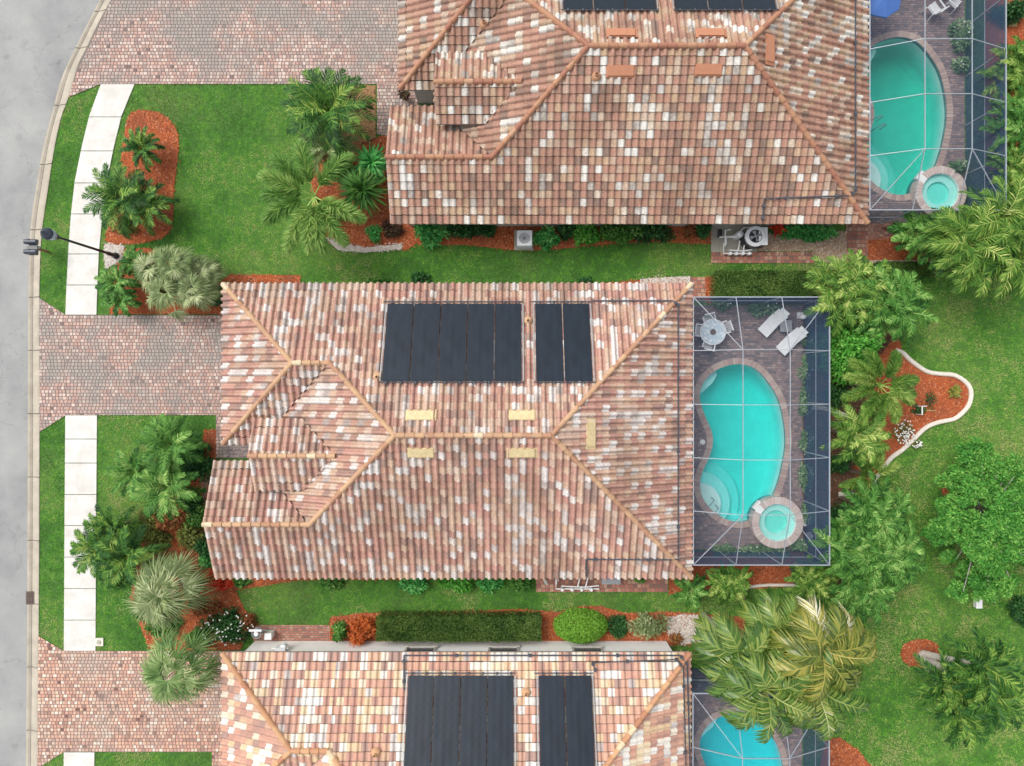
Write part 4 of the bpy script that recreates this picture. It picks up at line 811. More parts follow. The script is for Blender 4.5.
def hedge(label, x0p, x1p, y0p, y1p, h, mat, n, ls=.07, lw=.045, group=None):
    a_ = P(x0p, y1p, h); b_ = P(x1p, y0p, h); root = thing('hedge', label, 'hedge', ((a_.x+b_.x)/2, (a_.y+b_.y)/2, 0), group); a = Acc()
    p = np.stack([NR.uniform(a_.x, b_.x, n), NR.uniform(a_.y, b_.y, n), h*(1-NR.random(n)**3.5)], 1); side = NR.random(n) < .35; s2 = NR.random(n) < .5
    p[side & s2, 1] = a_.y+NR.normal(0, .04, (side & s2).sum()); p[side & ~s2, 1] = b_.y+NR.normal(0, .04, (side & ~s2).sum())
    p[:, 2] *= .90+.16*vnoise(p[:, 0], p[:, 1], .35, 5); p[:, 2] = np.maximum(p[:, 2], .05)
    dr = NR.normal(0, 1, (n, 3)); dr[:, 2] = np.abs(dr[:, 2])*.8; strips(a, p, dr, ls*NR.uniform(.7, 1.3, n), lw, .15+.45*vnoise(p[:, 0], p[:, 1], .4, 9)+NR.uniform(-.2, .45, n), .1, dr[:, [1, 2, 0]]+np.array([0, 0, .6]))
    a.build('foliage', mat, root); s = Acc(); m_ = max(3, int((b_.x-a_.x)/.5))
    for j in range(m_):
        x = a_.x+(j+.5)*(b_.x-a_.x)/m_; y = (a_.y+b_.y)/2; s.tube([(x, y, 0), (x+R.uniform(-.1, .1), y+R.uniform(-.15, .15), h*.75)], [.03, .012], 5)
    s.build('stem', 'trunk', root); return root
exec_plants = True
GP = 'pygmy date palms'; GA = 'clumping feather palms by the pool cages'; GF = 'fan palms in front of the houses'; GS_ = 'foundation shrubs along the walls'
# front of the top house
palm('small date palm alone in the upper end of the red kidney bed', 143, 149, 1.0, 19, 20, 'leaf_date', group=GP)
palm('spreading dark date palm whose fronds reach over the upper sidewalk', 122, 200, 1.3, 33, 24, 'leaf_date', group=GP)
palm('dark date palm in the lower half of the red kidney bed', 146, 205, 1.1, 27, 22, 'leaf_date', group=GP)
palm('largest date palm, full round crown touching the top driveway', 329, 112, 1.9, 42, 34, 'leaf_date', group=GP)
palm('lower pale date palm just below the largest date palm', 327, 146, 1.3, 27, 22, 'leaf_grey', group=GP)
palm('foxtail palm with seven bushy plume fronds over the lawn, in front of the top house', 314, 196, 3.0, 54, 11, 'leaf_fox', 'fox', azs=[2.3, 3.15, 3.7, 4.3, 5.3, 5.75, 1.6, .9, 4.7, 2.75, 5.0])
palm('dark strap-leaved cordyline clump beside the top house corner', 362, 190, 1.3, 30, 26, 'leaf_green', 'strap', name='cordyline')
palm('smaller strap-leaved plant nearer the top house driveway end', 372, 162, 1.1, 23, 18, 'leaf_emerald', 'strap', name='cordyline')
shrub('small round bright green shrub in mulch at the top house corner', 373, 233, 9, 9, .6, 'leaf_emerald', 600, .12, .06)
shrub('dark maroon shrub next to the top house corner', 392, 229, 12, 10, .6, 'leaf_maroon', 900, .12, .05)
for lb, px, py, rx, ry, h, mt, n in [
  ('light green bushy shrub under the top eave, first after the maroon shrub', 431, 231, 18, 12, .9, 'leaf_emerald', 1300), ('dark shrub between two light shrubs under the top eave', 466, 228, 20, 9, .8, 'leaf_dark', 1300),
  ('small dark shrub left of the air conditioner', 487, 229, 9, 7, .5, 'leaf_dark', 500), ('round emerald shrub right of the air conditioner', 547, 235, 13, 11, .8, 'leaf_emerald', 900),
  ('dark leafy shrub between emerald shrubs at the top wall', 567, 229, 9, 8, .8, 'leaf_dark', 600), ('large pale emerald shrub bulging furthest onto the mulch at the top wall', 587, 233, 20, 14, .9, 'leaf_bright', 1500),
  ('dense mid green shrub in the middle of the top wall', 620, 232, 20, 11, .9, 'leaf_green', 1500), ('low dark shrub close to the red leaf plant at the top wall', 655, 230, 22, 10, .8, 'leaf_dark', 1400),
  ('dark green shrub next to the pool equipment slab', 703, 228, 8, 8, .7, 'leaf_dark', 600), ('glossy dark green shrub row beside the pool heater', 812, 231, 30, 10, .9, 'leaf_emerald', 2200)]:
    shrub(lb, px, py, rx, ry, h, mt, n, .17, .085, GS_)
shrub('red leaved plant among green shrubs at the top wall', 691, 230, 8, 7, .7, 'leaf_rust', 500, .16, .05)
palm('red bromeliad star right of the white pool heater', 779, 229, .5, 9, 5, 'leaf_red', 'strap', name='bromeliad')
palm('broad silvery fan palm clump touching the middle driveway', 178, 281, 1.5, 33, 17, 'leaf_silver', 'fan', group=GF, sub=[(158, 272, 1.6, .95), (178, 266, 1.9, .9), (172, 293, 1.5, 1.0), (198, 290, 1.5, .9), (205, 275, 1.3, .75)])
palm('bushy green feather palm between the lamp post and the silvery fan palm', 121, 290, 1.1, 20, 22, 'leaf_green', 'areca', group='garden palms', sub=[(119, 283, 1.0, .9), (122, 300, .9, .8), (136, 262, .9, .7)])
shrub('dark shrub tucked between the fan palm and the middle roof corner', 216, 295, 12, 14, .7, 'leaf_dark', 800)
shrub('small weedy shrub at the middle eave above the wide solar mat', 420, 278, 10, 6, .5, 'leaf_dark', 400, .12); shrub('tiny dark shrub at the middle eave above the narrow solar mat', 585, 281, 6, 5, .4, 'leaf_dark', 250, .12)
shrub('low pale plant at the middle eave left of the weedy shrub', 378, 281, 11, 4, .3, 'leaf_green', 350, .1)
# front of the middle house
palm('upper star-shaped date palm in front of the middle house', 172, 444, 1.7, 30, 24, 'leaf_star', group=GP)
palm('palest date palm leaning over the lawn in front of the middle house', 136, 472, 1.4, 25, 22, 'leaf_star', group=GP)
palm('lower star-shaped date palm in front of the middle house', 168, 486, 1.7, 32, 26, 'leaf_star', group=GP)
shrub('dark bushy shrub between the star-shaped palms and the entry walk', 193, 462, 19, 20, 1.2, 'leaf_dark', 1800, .15)
shrub('dark low shrub with coiled hose below the star-shaped palms', 188, 503, 12, 12, .8, 'leaf_dark', 900, .14)
palm('dark date palm reaching furthest over the lower sidewalk', 100, 548, 1.5, 27, 22, 'leaf_date', group=GP)
palm('dark date palm at the upper end of the clump by the lower sidewalk', 113, 529, 1.3, 25, 20, 'leaf_date', group=GP)
palm('dark date palm at the lawn side of the clump by the lower sidewalk', 129, 556, 1.6, 32, 22, 'leaf_date', group=GP)
shrub('leafy green shrub at the lower end of the sidewalk palm clump', 108, 578, 14, 12, .8, 'leaf_green', 900)
shrub('rusty croton between the date palms and the middle house front', 166, 520, 17, 12, .9, 'leaf_rust', 1200, .17, .06); shrub('olive croton nearer the middle house front path', 187, 536, 14, 12, .9, 'leaf_olive', 1000, .17, .06)
shrub('olive croton beside the patch of bare red mulch', 150, 541, 16, 10, .9, 'leaf_olive', 1000, .17, .06); shrub('dark green plant against the front gable wall of the middle house', 204, 547, 9, 12, .7, 'leaf_dark', 700)
palm('large silvery fan palm in front of the lower corner of the middle house', 170, 588, 2.0, 50, 26, 'leaf_silver', 'fan', group=GF)
palm('greener fan palm overhanging the lower driveway', 182, 664, 2.6, 48, 24, 'leaf_grey', 'fan', group=GF)
shrub('vivid red shrub under the lower left corner of the middle roof', 222, 584, 12, 8, .6, 'leaf_red', 800, .12, .06); shrub('small red shrub above the fan palm by the gable', 210, 573, 6, 6, .5, 'leaf_red', 300, .12, .06)
shrub('dark green bush dotted with white flowers by the bottom house corner', 222, 629, 23, 19, 1.1, 'leaf_dark', 2400, .14, .07, flowers=('petal_white', 45))
shrub('dry reddish shrub with pale blooms beside the brick side path', 245, 623, 11, 10, .7, 'leaf_rust', 700, .13, .05, flowers=('petal_white', 14)); shrub('thin rusty groundcover between fan palm and white-flowered bush', 205, 608, 16, 9, .4, 'leaf_rust', 700, .13, .05)
for lb, px, py, rx, ry, h, mt, n in [('small green shrub just right of the vivid red shrub', 240, 583, 7, 5, .5, 'leaf_green', 350), ('low green shrub under the middle eave near the left end', 333, 584, 14, 7, .5, 'leaf_green', 700), ('emerald shrub under the middle eave, left one of a close three', 415, 585, 14, 8, .7, 'leaf_emerald', 900),
  ('pale emerald shrub under the middle eave, centre of a close three', 456, 585, 17, 8, .7, 'leaf_bright', 1000), ('emerald shrub under the middle eave, right one of a close three', 491, 584, 13, 8, .7, 'leaf_emerald', 850), ('green shrub at the end of the brick side path', 522, 583, 10, 8, .7, 'leaf_green', 700), ('small plant on the brick path at the middle eave', 640, 579, 6, 4, .4, 'leaf_green', 250)]:
    shrub(lb, px, py, rx, ry, h, mt, n, .15, .08, GS_)
for lb, px, py, rx, ry, h, mt, n in [('bronze-green croton filling the bed between the star palms and the silvery fan palm', 150, 520, 16, 12, .8, 'leaf_olive', 1000), ('dark green groundcover plant against the front path of the middle house', 196, 520, 12, 14, .7, 'leaf_green', 900), ('leafy green plant squeezed between silvery fan palm and gable wall', 206, 560, 9, 9, .6, 'leaf_emerald', 600), ('green filler shrub between the two lower fan palms', 160, 626, 18, 12, .7, 'leaf_green', 1100), ('green filler shrub at the driveway end of the lower bed', 196, 640, 14, 9, .6, 'leaf_green', 900), ('green shrub under the silvery fan palm at its lawn side', 140, 610, 10, 12, .6, 'leaf_green', 700), ('fine green shrub below the largest date palm', 338, 168, 18, 14, .7, 'leaf_green', 1100), ('low green shrub under the foxtail palm', 332, 212, 14, 10, .5, 'leaf_green', 700), ('olive shrub in the lower half of the red kidney bed', 124, 226, 12, 10, .5, 'leaf_olive', 600)]:
    shrub(lb, px, py, rx, ry, h, mt, n, .17, .06)
# bottom house wall
shrub('small green shrub beside the orange croton at the white wall', 338, 634, 10, 9, .9, 'leaf_green', 800, .15, .08, GS_); shrub('orange croton at the end of the long clipped hedge', 358, 634, 13, 13, 1.1, 'leaf_orange', 1500, .15, .05)
hedge('long dark clipped hedge along the white wall of the bottom house', 376, 541, 618, 640, 1.0, 'leaf_hedge', 42000)
a_r = shrub('clipped bright lime dome shrub at the white wall', 582, 629, 28, 17, 1.3, 'leaf_lime', 14000, .06, .045, name='topiary_shrub', lumps=0)
shrub('dark spiky shrub right of the lime dome shrub', 618, 629, 14, 11, .9, 'leaf_dark', 1200, .17, .05, GS_); shrub('silvery variegated shrub before the white pebbles', 650, 627, 19, 13, .9, 'leaf_silver', 1500, .18, .05, GS_)
shrub('little lime and red plant by the end of the white wall', 677, 640, 8, 6, .5, 'leaf_rust', 350, .14, .06)
hedge('dark clipped hedge above the middle pool cage', 716, 818, 272, 295, 1.2, 'leaf_hedge', 30000); hedge('low grey-green clipped hedge along the pinkish kerb', 876, 930, 263, 275, .7, 'leaf_hedge', 11000)
# by the pool cages
GB = 'dark-leaved'
palm('leafy feather palm at the eave corner between house and pool cage', 690, 589, 1.2, 17, 18, 'leaf_green', 'areca', group=GA)
palm('bright feather palm under the lower frame of the middle cage', 727, 583, 1.4, 21, 20, 'leaf_areca', 'areca', group=GA); palm('yellow-green feather palm below the corner of the middle cage', 812, 582, 1.4, 25, 22, 'leaf_areca', 'areca', group=GA)
palm('yellowish feather palm over the upper right corner of the middle cage', 846, 290, 2.6, 36, 26, 'leaf_areca', 'areca', group=GA); palm('tall feather palm clump against the lawn above the mulch island', 888, 306, 2.6, 36, 28, 'leaf_green', 'areca', group=GA)
shrub('big dense bright shrub beside the upper right of the middle cage', 856, 350, 31, 33, 3.0, 'leaf_bright', 6500, .22, .09, lumps=30)
palm('feather palm with few broad fronds over the red mulch island', 880, 385, 2.6, 36, 11, 'leaf_areca', 'fox', group=GA); palm('yellow-green star palm beside the cage opposite the pool middle', 856, 435, 2.2, 31, 26, 'leaf_areca', 'date', group=GA)
palm('short feather palm at the lower tip of the white edging', 871, 476, 2.0, 28, 9, 'leaf_areca', 'fox', group=GA)
palm('feather palm against the lawn level with the pool spa', 876, 513, 2.4, 34, 24, 'leaf_green', 'areca', group=GA); palm('feather palm at the lower right corner of the middle cage', 846, 548, 2.4, 32, 22, 'leaf_green', 'areca', group=GA)
palm('widest feather palm of the row beyond the middle cage corner', 888, 556, 2.6, 36, 26, 'leaf_green', 'areca', group=GA); palm('lowest feather palm of the row, hanging over the lawn', 866, 588, 2.4, 32, 24, 'leaf_green', 'areca', group=GA)
for lb, px, py, rx, ry, h in [('dark shade-loving bush below the dense bright shrub', 838, 395, 14, 12, .8), ('dark bush between cage and star palm', 840, 462, 14, 12, .8), ('dark bush hidden among feather palms by the cage corner', 842, 518, 12, 12, .8), ('dark bush between the two upper feather palms', 866, 322, 18, 14, 1.2)]: shrub(lb, px, py, rx, ry, h, 'leaf_dark', 900)
shrub('white-flowering low plant at the edge of the mulch island', 906, 433, 12, 14, .4, 'leaf_olive', 260, .1, .05, flowers=('petal_white', 75)); shrub('white-flowering tuft straddling the white edging', 917, 444, 6, 4, .35, 'leaf_olive', 120, .1, .05, flowers=('petal_white', 25))
palm('small yellow tuft plant at the round end of the mulch island', 956, 391, .3, 9, 6, 'leaf_gold', 'strap', name='tuft_plant'); shrub('thin green seedling in the middle of the mulch island', 931, 400, 6, 9, .4, 'leaf_dark', 110, .12, .04); palm('small pale fan plant near the feather palm on the mulch island', 911, 381, .5, 9, 6, 'leaf_grey', 'strap', name='tuft_plant')
# top right
palm('light green feather palm row below the top cage', 925, 238, 2.0, 30, 24, 'leaf_green', 'areca', group=GA, sub=[(912, 235, 1.6, .8), (938, 240, 2.0, .9)])
palm('large tangled feather palm grove at the right, against the corner of the top cage', 978, 240, 3.2, 41, 22, 'leaf_areca', 'areca', group=GA, sub=[(966, 244, 3.4, .95), (998, 222, 3.6, .95), (1006, 256, 3.4, .95), (976, 264, 3.0, .85), (952, 236, 3.0, .8), (1022, 234, 3.4, .9)])
palm('yellow-green feather palm at the upper right picture edge', 1018, 70, 2.2, 32, 22, 'leaf_areca', 'areca', group=GA); palm('feather palm at the right edge just below the yellow-green one', 1019, 122, 2.4, 30, 22, 'leaf_green', 'areca', group=GA); palm('feather palm at the right edge just above the tangled grove', 1016, 168, 2.2, 26, 20, 'leaf_areca', 'areca', group=GA); shrub('dark bush in the top right picture corner', 1018, 6, 16, 12, 1.4, 'leaf_dark', 1400)
shrub('dark bush at the right edge below the leafy tree', 1024, 612, 10, 14, 1.2, 'leaf_dark', 1200)
# broadleaf tree
def tree(label, px, py, rp, h, mat):
    z = h*.65; k = S*H/(H-z); c = P(px, py, z); Rr = rp/k; root = thing('broadleaf_tree', label, 'tree', (c.x, c.y, 0)); a = Acc(); s = Acc(); tips = []
    for j in range(84):
        an = 2*PI*j*.382+(.7 if j >= 64 else 0); f = math.sqrt(((j % 64)+.5)/64)*(1 if j < 64 else .55); zz = h*(.5+.38*(1-f*f))+R.uniform(-.5, .5); g_ = .88*(1+.14*math.sin(3*an+1)); tips.append((c.x+Rr*g_*f*math.cos(an)+R.uniform(-.6, .6), c.y+Rr*1.22*g_*f*math.sin(an)+R.uniform(-.6, .6), zz))
    s.tube([(c.x, c.y, 0), (c.x+.05, c.y, h*.25), (c.x, c.y+.05, h*.45)], [.16, .13, .10], 9)
    for t in tips:
        s.tube([(c.x, c.y, h*.32), ((c.x+t[0])/2, (c.y+t[1])/2, (h*.32+t[2])/2+.15), t], [.05, .035, .012], 5)
        rr_ = R.uniform(.45, .85); leaves(a, (t[0], t[1], t[2]-.3), rr_, rr_, rr_*.75, int(2600*rr_), .12, .07, 9, hemi=False, shell=.2)
    s.build('trunk', 'trunk_grey', root); a.build('crown', mat, root); return root
tree('leafy emerald broadleaf tree on the right lawn with a wide loose crown', 1000, 522, 60, 4.2, 'leaf_tree')
# bottom palms
GK = 'tall arching palms over the bottom pool'
for lb, px, py, z, rp, nf, mt in [('tall arching palm nearest the bottom roof, green drooping fronds', 738, 655, 5.0, 44, 17, 'leaf_king'), ('tall arching palm hanging over the blue pool', 765, 690, 5.6, 48, 16, 'leaf_king'), ('tall golden palm at the top of the arching group', 775, 630, 5.0, 40, 16, 'leaf_king'),
  ('tall golden palm in the middle right of the arching group', 822, 650, 5.8, 50, 18, 'leaf_gold'), ('tall palm over the right frame of the bottom cage', 815, 688, 5.4, 48, 16, 'leaf_king')]:
    palm(lb, px, py, z, rp, nf, mt, 'king', group=GK, tm='trunk_grey', name='king_palm')
palm('many-headed dark date palm with leaning pale trunks from the round mulch ring', 970, 690, 3.0, 38, 30, 'leaf_date', 'date', base=(921, 655), tm='trunk_pale', name='clump_date_palm', sub=[(944, 684, 2.6, .85), (982, 666, 3.4, .9), (958, 712, 2.8, .85), (990, 696, 3.2, .9)])
# planting inside the cages
def potplants(i, lst):
    for lb, px, py, rx, ry, h in lst: shrub(lb, px, py, rx, ry, h, 'leaf_pot', int(40*rx*ry/6)+150, .16, .09, 'plants inside the pool cages', flowers=('petal_white', 3))
potplants(2, [('leafy plant by the wall of the middle cage above the round table', 725, 304, 10, 5, .6), ('potted greenery behind the white loungers', 766, 307, 17, 8, .6), ('plant strip inside the cage beside the upper loungers', 808, 338, 6, 10, .5), ('plant strip inside the cage, level with the pool top', 808, 367, 6, 14, .5), ('plant strip inside the cage, level with the upper pool', 808, 402, 6, 16, .5), ('plant strip inside the cage, level with the pool middle', 808, 440, 6, 16, .5), ('plant strip inside the cage, level with the lower pool', 808, 478, 6, 16, .5), ('plant strip inside the cage beside the spa', 808, 513, 6, 12, .5), ('greenery in the cage corner below the spa', 800, 545, 10, 6, .5), ('low plants along the lower cage wall left of the spa', 757, 552, 18, 5, .5), ('low plants along the lower cage wall near the house', 724, 551, 13, 5, .5), ('flowering plant at the lower cage wall under the spa', 782, 554, 8, 4, .5)])
potplants(1, [('bushy plant inside the top cage along the right wall', 963, 35, 7, 17, 1.0), ('dark potted plant at the lower end of that bush in the top cage', 962, 63, 6, 7, .6), ('leafy plant beside the spa in the top cage', 960, 168, 7, 8, .7)])
# ---------------------------------------------------------------- furniture and fittings
def lounger(label, fx, fy, hx, hy):
    f = P(fx, fy, .3); h = P(hx, hy, .45); d = (h-f); d.z = 0; L = 1.9; az = math.atan2(d.y, d.x); root = thing('sun_lounger', label, 'lounger', (f.x, f.y, 0), 'white loungers in the middle cage')
    def put(a, nm, m): o = a.build(nm, m); o.parent = root; o.location = (0, 0, 0); return o
    a = Acc(); a.box(0, .88, -.3, .3, .28, .36); put(a, 'seat', 'white_plastic')
    a = Acc(); a.bar((.90, 0, .33), (1.32, 0, .66), .6, .07); put(a, 'backrest', 'white_plastic')
    a = Acc(); a.bar((1.30, 0, .68), (1.46, 0, .76), .45, .09); put(a, 'headrest', 'white_plastic')
    for x in (.15, .95):
        for y in (-.25, .25): a = Acc(); a.bar((x, y, 0), (x, y, .28), .05, .05); put(a, 'leg', 'white_plastic')
    root.rotation_euler = (0, 0, az); return root
lounger('white lounger nearer the round table, head towards the corner', 762, 333.5, 784, 311); lounger('white lounger nearer the cage wall, overlapping the roof beam', 780, 351.5, 802, 330)
def side_table():
    q = P(786, 326, .4); root = thing('side_table', 'small dark side table between the two white loungers', 'table', (q.x, q.y, 0)); a = Acc(); a.box(q.x-.28, q.x+.28, q.y-.28, q.y+.28, .38, .42); a.build('table_top', 'grey_metal', root)
    for u in (-.22, .22):
        for v in (-.22, .22): a = Acc(); a.bar((q.x+u, q.y+v, 0), (q.x+u, q.y+v, .38), .04, .04); a.build('leg', 'grey_metal', root)
side_table()
def chair(label, px, py, az, m='white_plastic', group=None, scale=1):
    q = P(px, py, .45); root = thing('patio_chair', label, 'chair', (q.x, q.y, 0), group); put = lambda a, nm: setattr(a.build(nm, m), 'parent', root)
    a = Acc()
    for k in range(6): a.box(-.24+k*.08, -.24+k*.08+.065, -.23, .23, .42, .45)
    put(a, 'seat'); a = Acc()
    for k in range(6): a.bar((-.26-.12, -.2+k*.08, .9), (-.25, -.2+k*.08, .45), .06, .03)
    a.bar((-.385, -.25, .92), (-.385, .25, .92), .05, .05); put(a, 'backrest')
    for s in (-1, 1): a = Acc(); a.bar((-.32, s*.28, .66), (.22, s*.28, .66), .06, .03); put(a, 'armrest')
    for x, t in ((-.22, -.30), (.22, .26)):
        for s in (-1, 1): a = Acc(); a.bar((x, s*.25, .42), (t, s*.28, 0), .045, .045); put(a, 'leg')
    root.rotation_euler = (0, 0, az); return root
def round_table(label, px, py, r, top, m2):
    q = P(px, py, .73); root = thing('round_table', label, 'table', (q.x, q.y, 0)); a = Acc(); a.lathe((q.x, q.y, 0), [(.0001, .74), (r-.02, .74), (r, .72), (r, .70), (.0001, .70)], 32); a.build('table_top', top, root)
    a = Acc(); a.lathe((q.x, q.y, 0), [(r+.015, .70), (r+.03, .72), (r+.015, .745), (r-.02, .748)], 32); a.build('rim', m2, root)
    for k in range(4): an = PI/4+k*PI/2; a = Acc(); a.bar((q.x+.5*r*math.cos(an), q.y+.5*r*math.sin(an), .7), (q.x+.8*r*math.cos(an), q.y+.8*r*math.sin(an), 0), .05, .05); a.build('leg', m2, root)
    a = Acc(); a.lathe((q.x, q.y, 0), [(.0001, .80), (.12, .80), (.14, .76), (.14, .75)], 12); o = a.build('centrepiece_bowl', 'brown_iron'); recenter(o); tag(o, 'dark bowl in the middle of the '+('round glass table' if top == 'table_glass' else 'white table'), 'bowl')
    return q
q = round_table('round pale glass patio table in the upper corner of the middle cage', 713, 332, .60, 'table_glass', 'white_plastic')
for lb, an in (('white chair tucked under the round glass table on the house side', 3.0), ('white chair tucked under the round glass table on the pool side', 4.45), ('white chair at the lounger side of the round glass table', .35), ('white chair behind the round glass table by the cage wall', 1.8)):
    x, y = q.x+.50*math.cos(an), q.y+.50*math.sin(an); k = S*H/(H-.45); chair(lb, 512+x*k, 383-y*k, an+PI, group='white chairs round the glass table')
def white_planter():
    qa = P(807, 315, .25); root = thing('garden_ornament', 'small white reclining ornament in the upper right cage corner', 'ornament', (qa.x, qa.y, 0)); a = Acc()
    a.tube([(qa.x-.35, qa.y-.12, .15), (qa.x-.2, qa.y-.08, .24), (qa.x, qa.y, .22), (qa.x+.2, qa.y+.08, .28), (qa.x+.36, qa.y+.12, .2)], [.08, .15, .12, .15, .07], 10); a.build('body', 'ceramic_white', root, True); a = Acc(); a.box(qa.x-.4, qa.x+.4, qa.y-.15, qa.y+.15, 0, .1); a.build('base', 'ceramic_white', root)
white_planter()
for lb, px, py in (('white pot at the cage wall level with the spa', 815, 522), ('white pot near the lower right cage corner', 819, 535)):
    qa = P(px, py, .2); a = Acc(); a.lathe((qa.x-.5, qa.y, 0), [(.0001, 0), (.1, 0), (.16, .3), (.18, .32), (.14, .32), (.12, .25), (.0001, .25)], 14); o = a.build('flower_pot', 'ceramic_white'); recenter(o); tag(o, lb, 'pot', 'white pots in the middle cage')
qa = P(702.5, 442, .02); a = Acc(); a.lathe((qa.x, qa.y, 0), [(.0001, .035), (.12, .035), (.135, .02), (.135, .0)], 20); o = a.build('skimmer_lid', 'white_plastic'); recenter(o); tag(o, 'round white skimmer lid on the deck beside the turquoise pool waist', 'lid')
def rail(label, px, py, az):
    qa = P(px, py, 0); a = Acc()
    for s in (-.22, .22):
        c_, s_ = math.cos(az), math.sin(az); f = lambda u, z: (qa.x+c_*u-s_*s, qa.y+s_*u+c_*s, z); a.tube([f(-.35, 0), f(-.35, .7), f(-.2, .85), f(.1, .8), f(.45, .35), f(.5, -.3)], .022, 7)
    o = a.build('hand_rail', 'grey_metal'); recenter(o); tag(o, label, 'rail')
rail('steel hand rail at the shallow steps of the middle pool', 706, 507, .5); rail('steel hand rail at the house side of the greenish pool', 872, 127, .4)
# umbrella and chairs in the top cage
def umbrella():
    qa = P(884, -3, 2.0); root = thing('parasol', 'blue parasol cut by the top picture edge in the top cage', 'parasol', (qa.x, qa.y, 0)); a = Acc(); n = 8; V = [(qa.x, qa.y, 2.3)]; V += [(qa.x+.9*math.cos(2*PI*k/n+.2), qa.y+.9*math.sin(2*PI*k/n+.2), 1.9) for k in range(n)]; V += [(v[0], v[1], 1.8) for v in V[1:]]
    a.add(V, [(0, k+1, (k+1) % n+1) for k in range(n)]+[(k+1, k+1+n, (k+1) % n+1+n, (k+1) % n+1) for k in range(n)]); a.build('canopy', 'blue_fabric', root); a = Acc(); a.tube([(qa.x, qa.y, 0), (qa.x, qa.y, 2.35)], .025); a.build('pole', 'white_paint', root); a = Acc(); a.lathe((qa.x, qa.y, 0), [(.0001, .1), (.2, .1), (.25, 0)], 16); a.build('base', 'grey_metal', root)
    for k in range(n): a = Acc(); an = 2*PI*k/n+.2; a.tube([(qa.x, qa.y, 2.26), (qa.x+.88*math.cos(an), qa.y+.88*math.sin(an), 1.88)], .012, 5); a.build('rib', 'white_paint', root)
umbrella()
for lb, px, py, an in (('white slatted chair in the top cage, nearest the pool', 934, 8, 2.2), ('white slatted chair in the top cage, by the bushy plant', 955, 2, -.7), ('white slatted chair cut by the top picture edge', 945, -12, 1.0)): chair(lb, px, py, an, group='white slatted chairs in the top cage')
# street lamp
def lamp():
    b = P(116.5, 256); top = 4.55; root = thing('street_lamp', 'black street lamp leaning across view over the upper sidewalk with a rounded lantern', 'lamp', b); a = Acc(); a.lathe((b.x, b.y, 0), [(.16, 0), (.16, .12), (.11, .2), (.09, .7), (.065, .8), (.05, 4.3)], 12); a.build('pole', 'black_metal', root)
    a = Acc(); a.lathe((b.x, b.y, 4.3), [(.05, 0), (.12, .02), (.12, .08), (.09, .12), (.17, .18), (.19, .25)], 14); a.build('lamp_base', 'black_metal', root); a = Acc(); a.lathe((b.x, b.y, 4.3), [(.18, .25), (.235, .4), (.235, .55), (.18, .68)], 16); a.build('lantern_globe', 'lamp_glass', root, True)
    a = Acc(); a.lathe((b.x, b.y, 4.3), [(.26, .62), (.24, .70), (.14, .82), (.05, .88), (.03, 1.0), (.0001, 1.02)], 16); a.build('lamp_cap', 'navy_box', root, True)
lamp()
def mailbox(label, px, py, root_):
    pass
def mailboxes():
    b = P(48.5, 252); root = thing('mailbox_post', 'wooden twin mailbox post on the verge at the kerb below the lamp', 'mailbox post', b); a = Acc(); a.bar((b.x, b.y, 0), (b.x, b.y, 1.05), .1, .1); a.build('post', 'wood', root); a = Acc(); a.bar((b.x-.32, b.y+.02, 1.02), (b.x+.3, b.y+.02, 1.02), .12, .06); a.bar((b.x+.02, b.y-.36, 1.07), (b.x+.02, b.y+.36, 1.07), .4, .04); a.build('arm', 'black_metal', root)
    for lb, dy in (('upper black mailbox of the twin pair at the kerb', .25), ('lower black mailbox of the twin pair at the kerb', -.22)):
        cx, cy, z = b.x, b.y+dy, 1.09; m = thing('mailbox', lb, 'mailbox', (cx, cy, z), 'twin mailboxes at the kerb'); a = Acc(); n = 10; V = []
        for x in (-.28, .28):
            V += [(cx+x, cy-.11, z)]+[(cx+x, cy-.11*math.cos(PI*k/n), z+.14+.10*math.sin(PI*k/n)) for k in range(n+1)]+[(cx+x, cy+.11, z)]
        w = n+3; a.add(V, [tuple(range(w)), tuple(range(w, 2*w))[::-1]]+[(k, (k+1) % w, w+(k+1) % w, w+k) for k in range(w)]); a.build('body', 'navy_box', m); a = Acc(); a.box(cx-.3, cx-.281, cy-.1, cy+.1, z+.01, z+.2); a.build('door', 'black_metal', m); a = Acc(); a.box(cx-.1, cx-.06, cy+.112, cy+.125, z+.1, z+.3); a.box(cx-.1, cx+.02, cy+.112, cy+.125, z+.24, z+.3); a.build('flag', 'grey_metal', m)
mailboxes()
# street ironwork and boxes
def inlet():
    b = P(32.3, 598, -.09); root = thing('storm_drain', 'brown iron storm drain grate set in the gutter', 'drain', b); a = Acc(); a.box(b.x-.32, b.x+.30, b.y-.32, b.y+.32, -.2, -.095); a.build('frame', 'brown_iron', root); a = Acc()
    for k in range(7): a.box(b.x-.27+k*.08, b.x-.22+k*.08, b.y-.27, b.y-.02, -.09, -.075); a.box(b.x-.27+k*.08, b.x-.22+k*.08, b.y+.02, b.y+.27, -.09, -.075)
    a.build('grate', 'brown_iron', root)
inlet()
def valve(label, px, py, m, r):
    b = P(px, py); root = thing('valve_box', label, 'utility box', b); a = Acc(); a.box(b.x-.2, b.x+.2, b.y-.18, b.y+.2, -.02, .05); a.build('collar', 'kerb_white', root); a = Acc(); a.lathe((b.x, b.y, 0), [(.0001, .075), (.1, .075), (.12, .05)], 16); a.build('lid', m, root)
valve('white utility cover beside the lower sidewalk at the driveway', 99.5, 642, 'concrete_pad', .1)
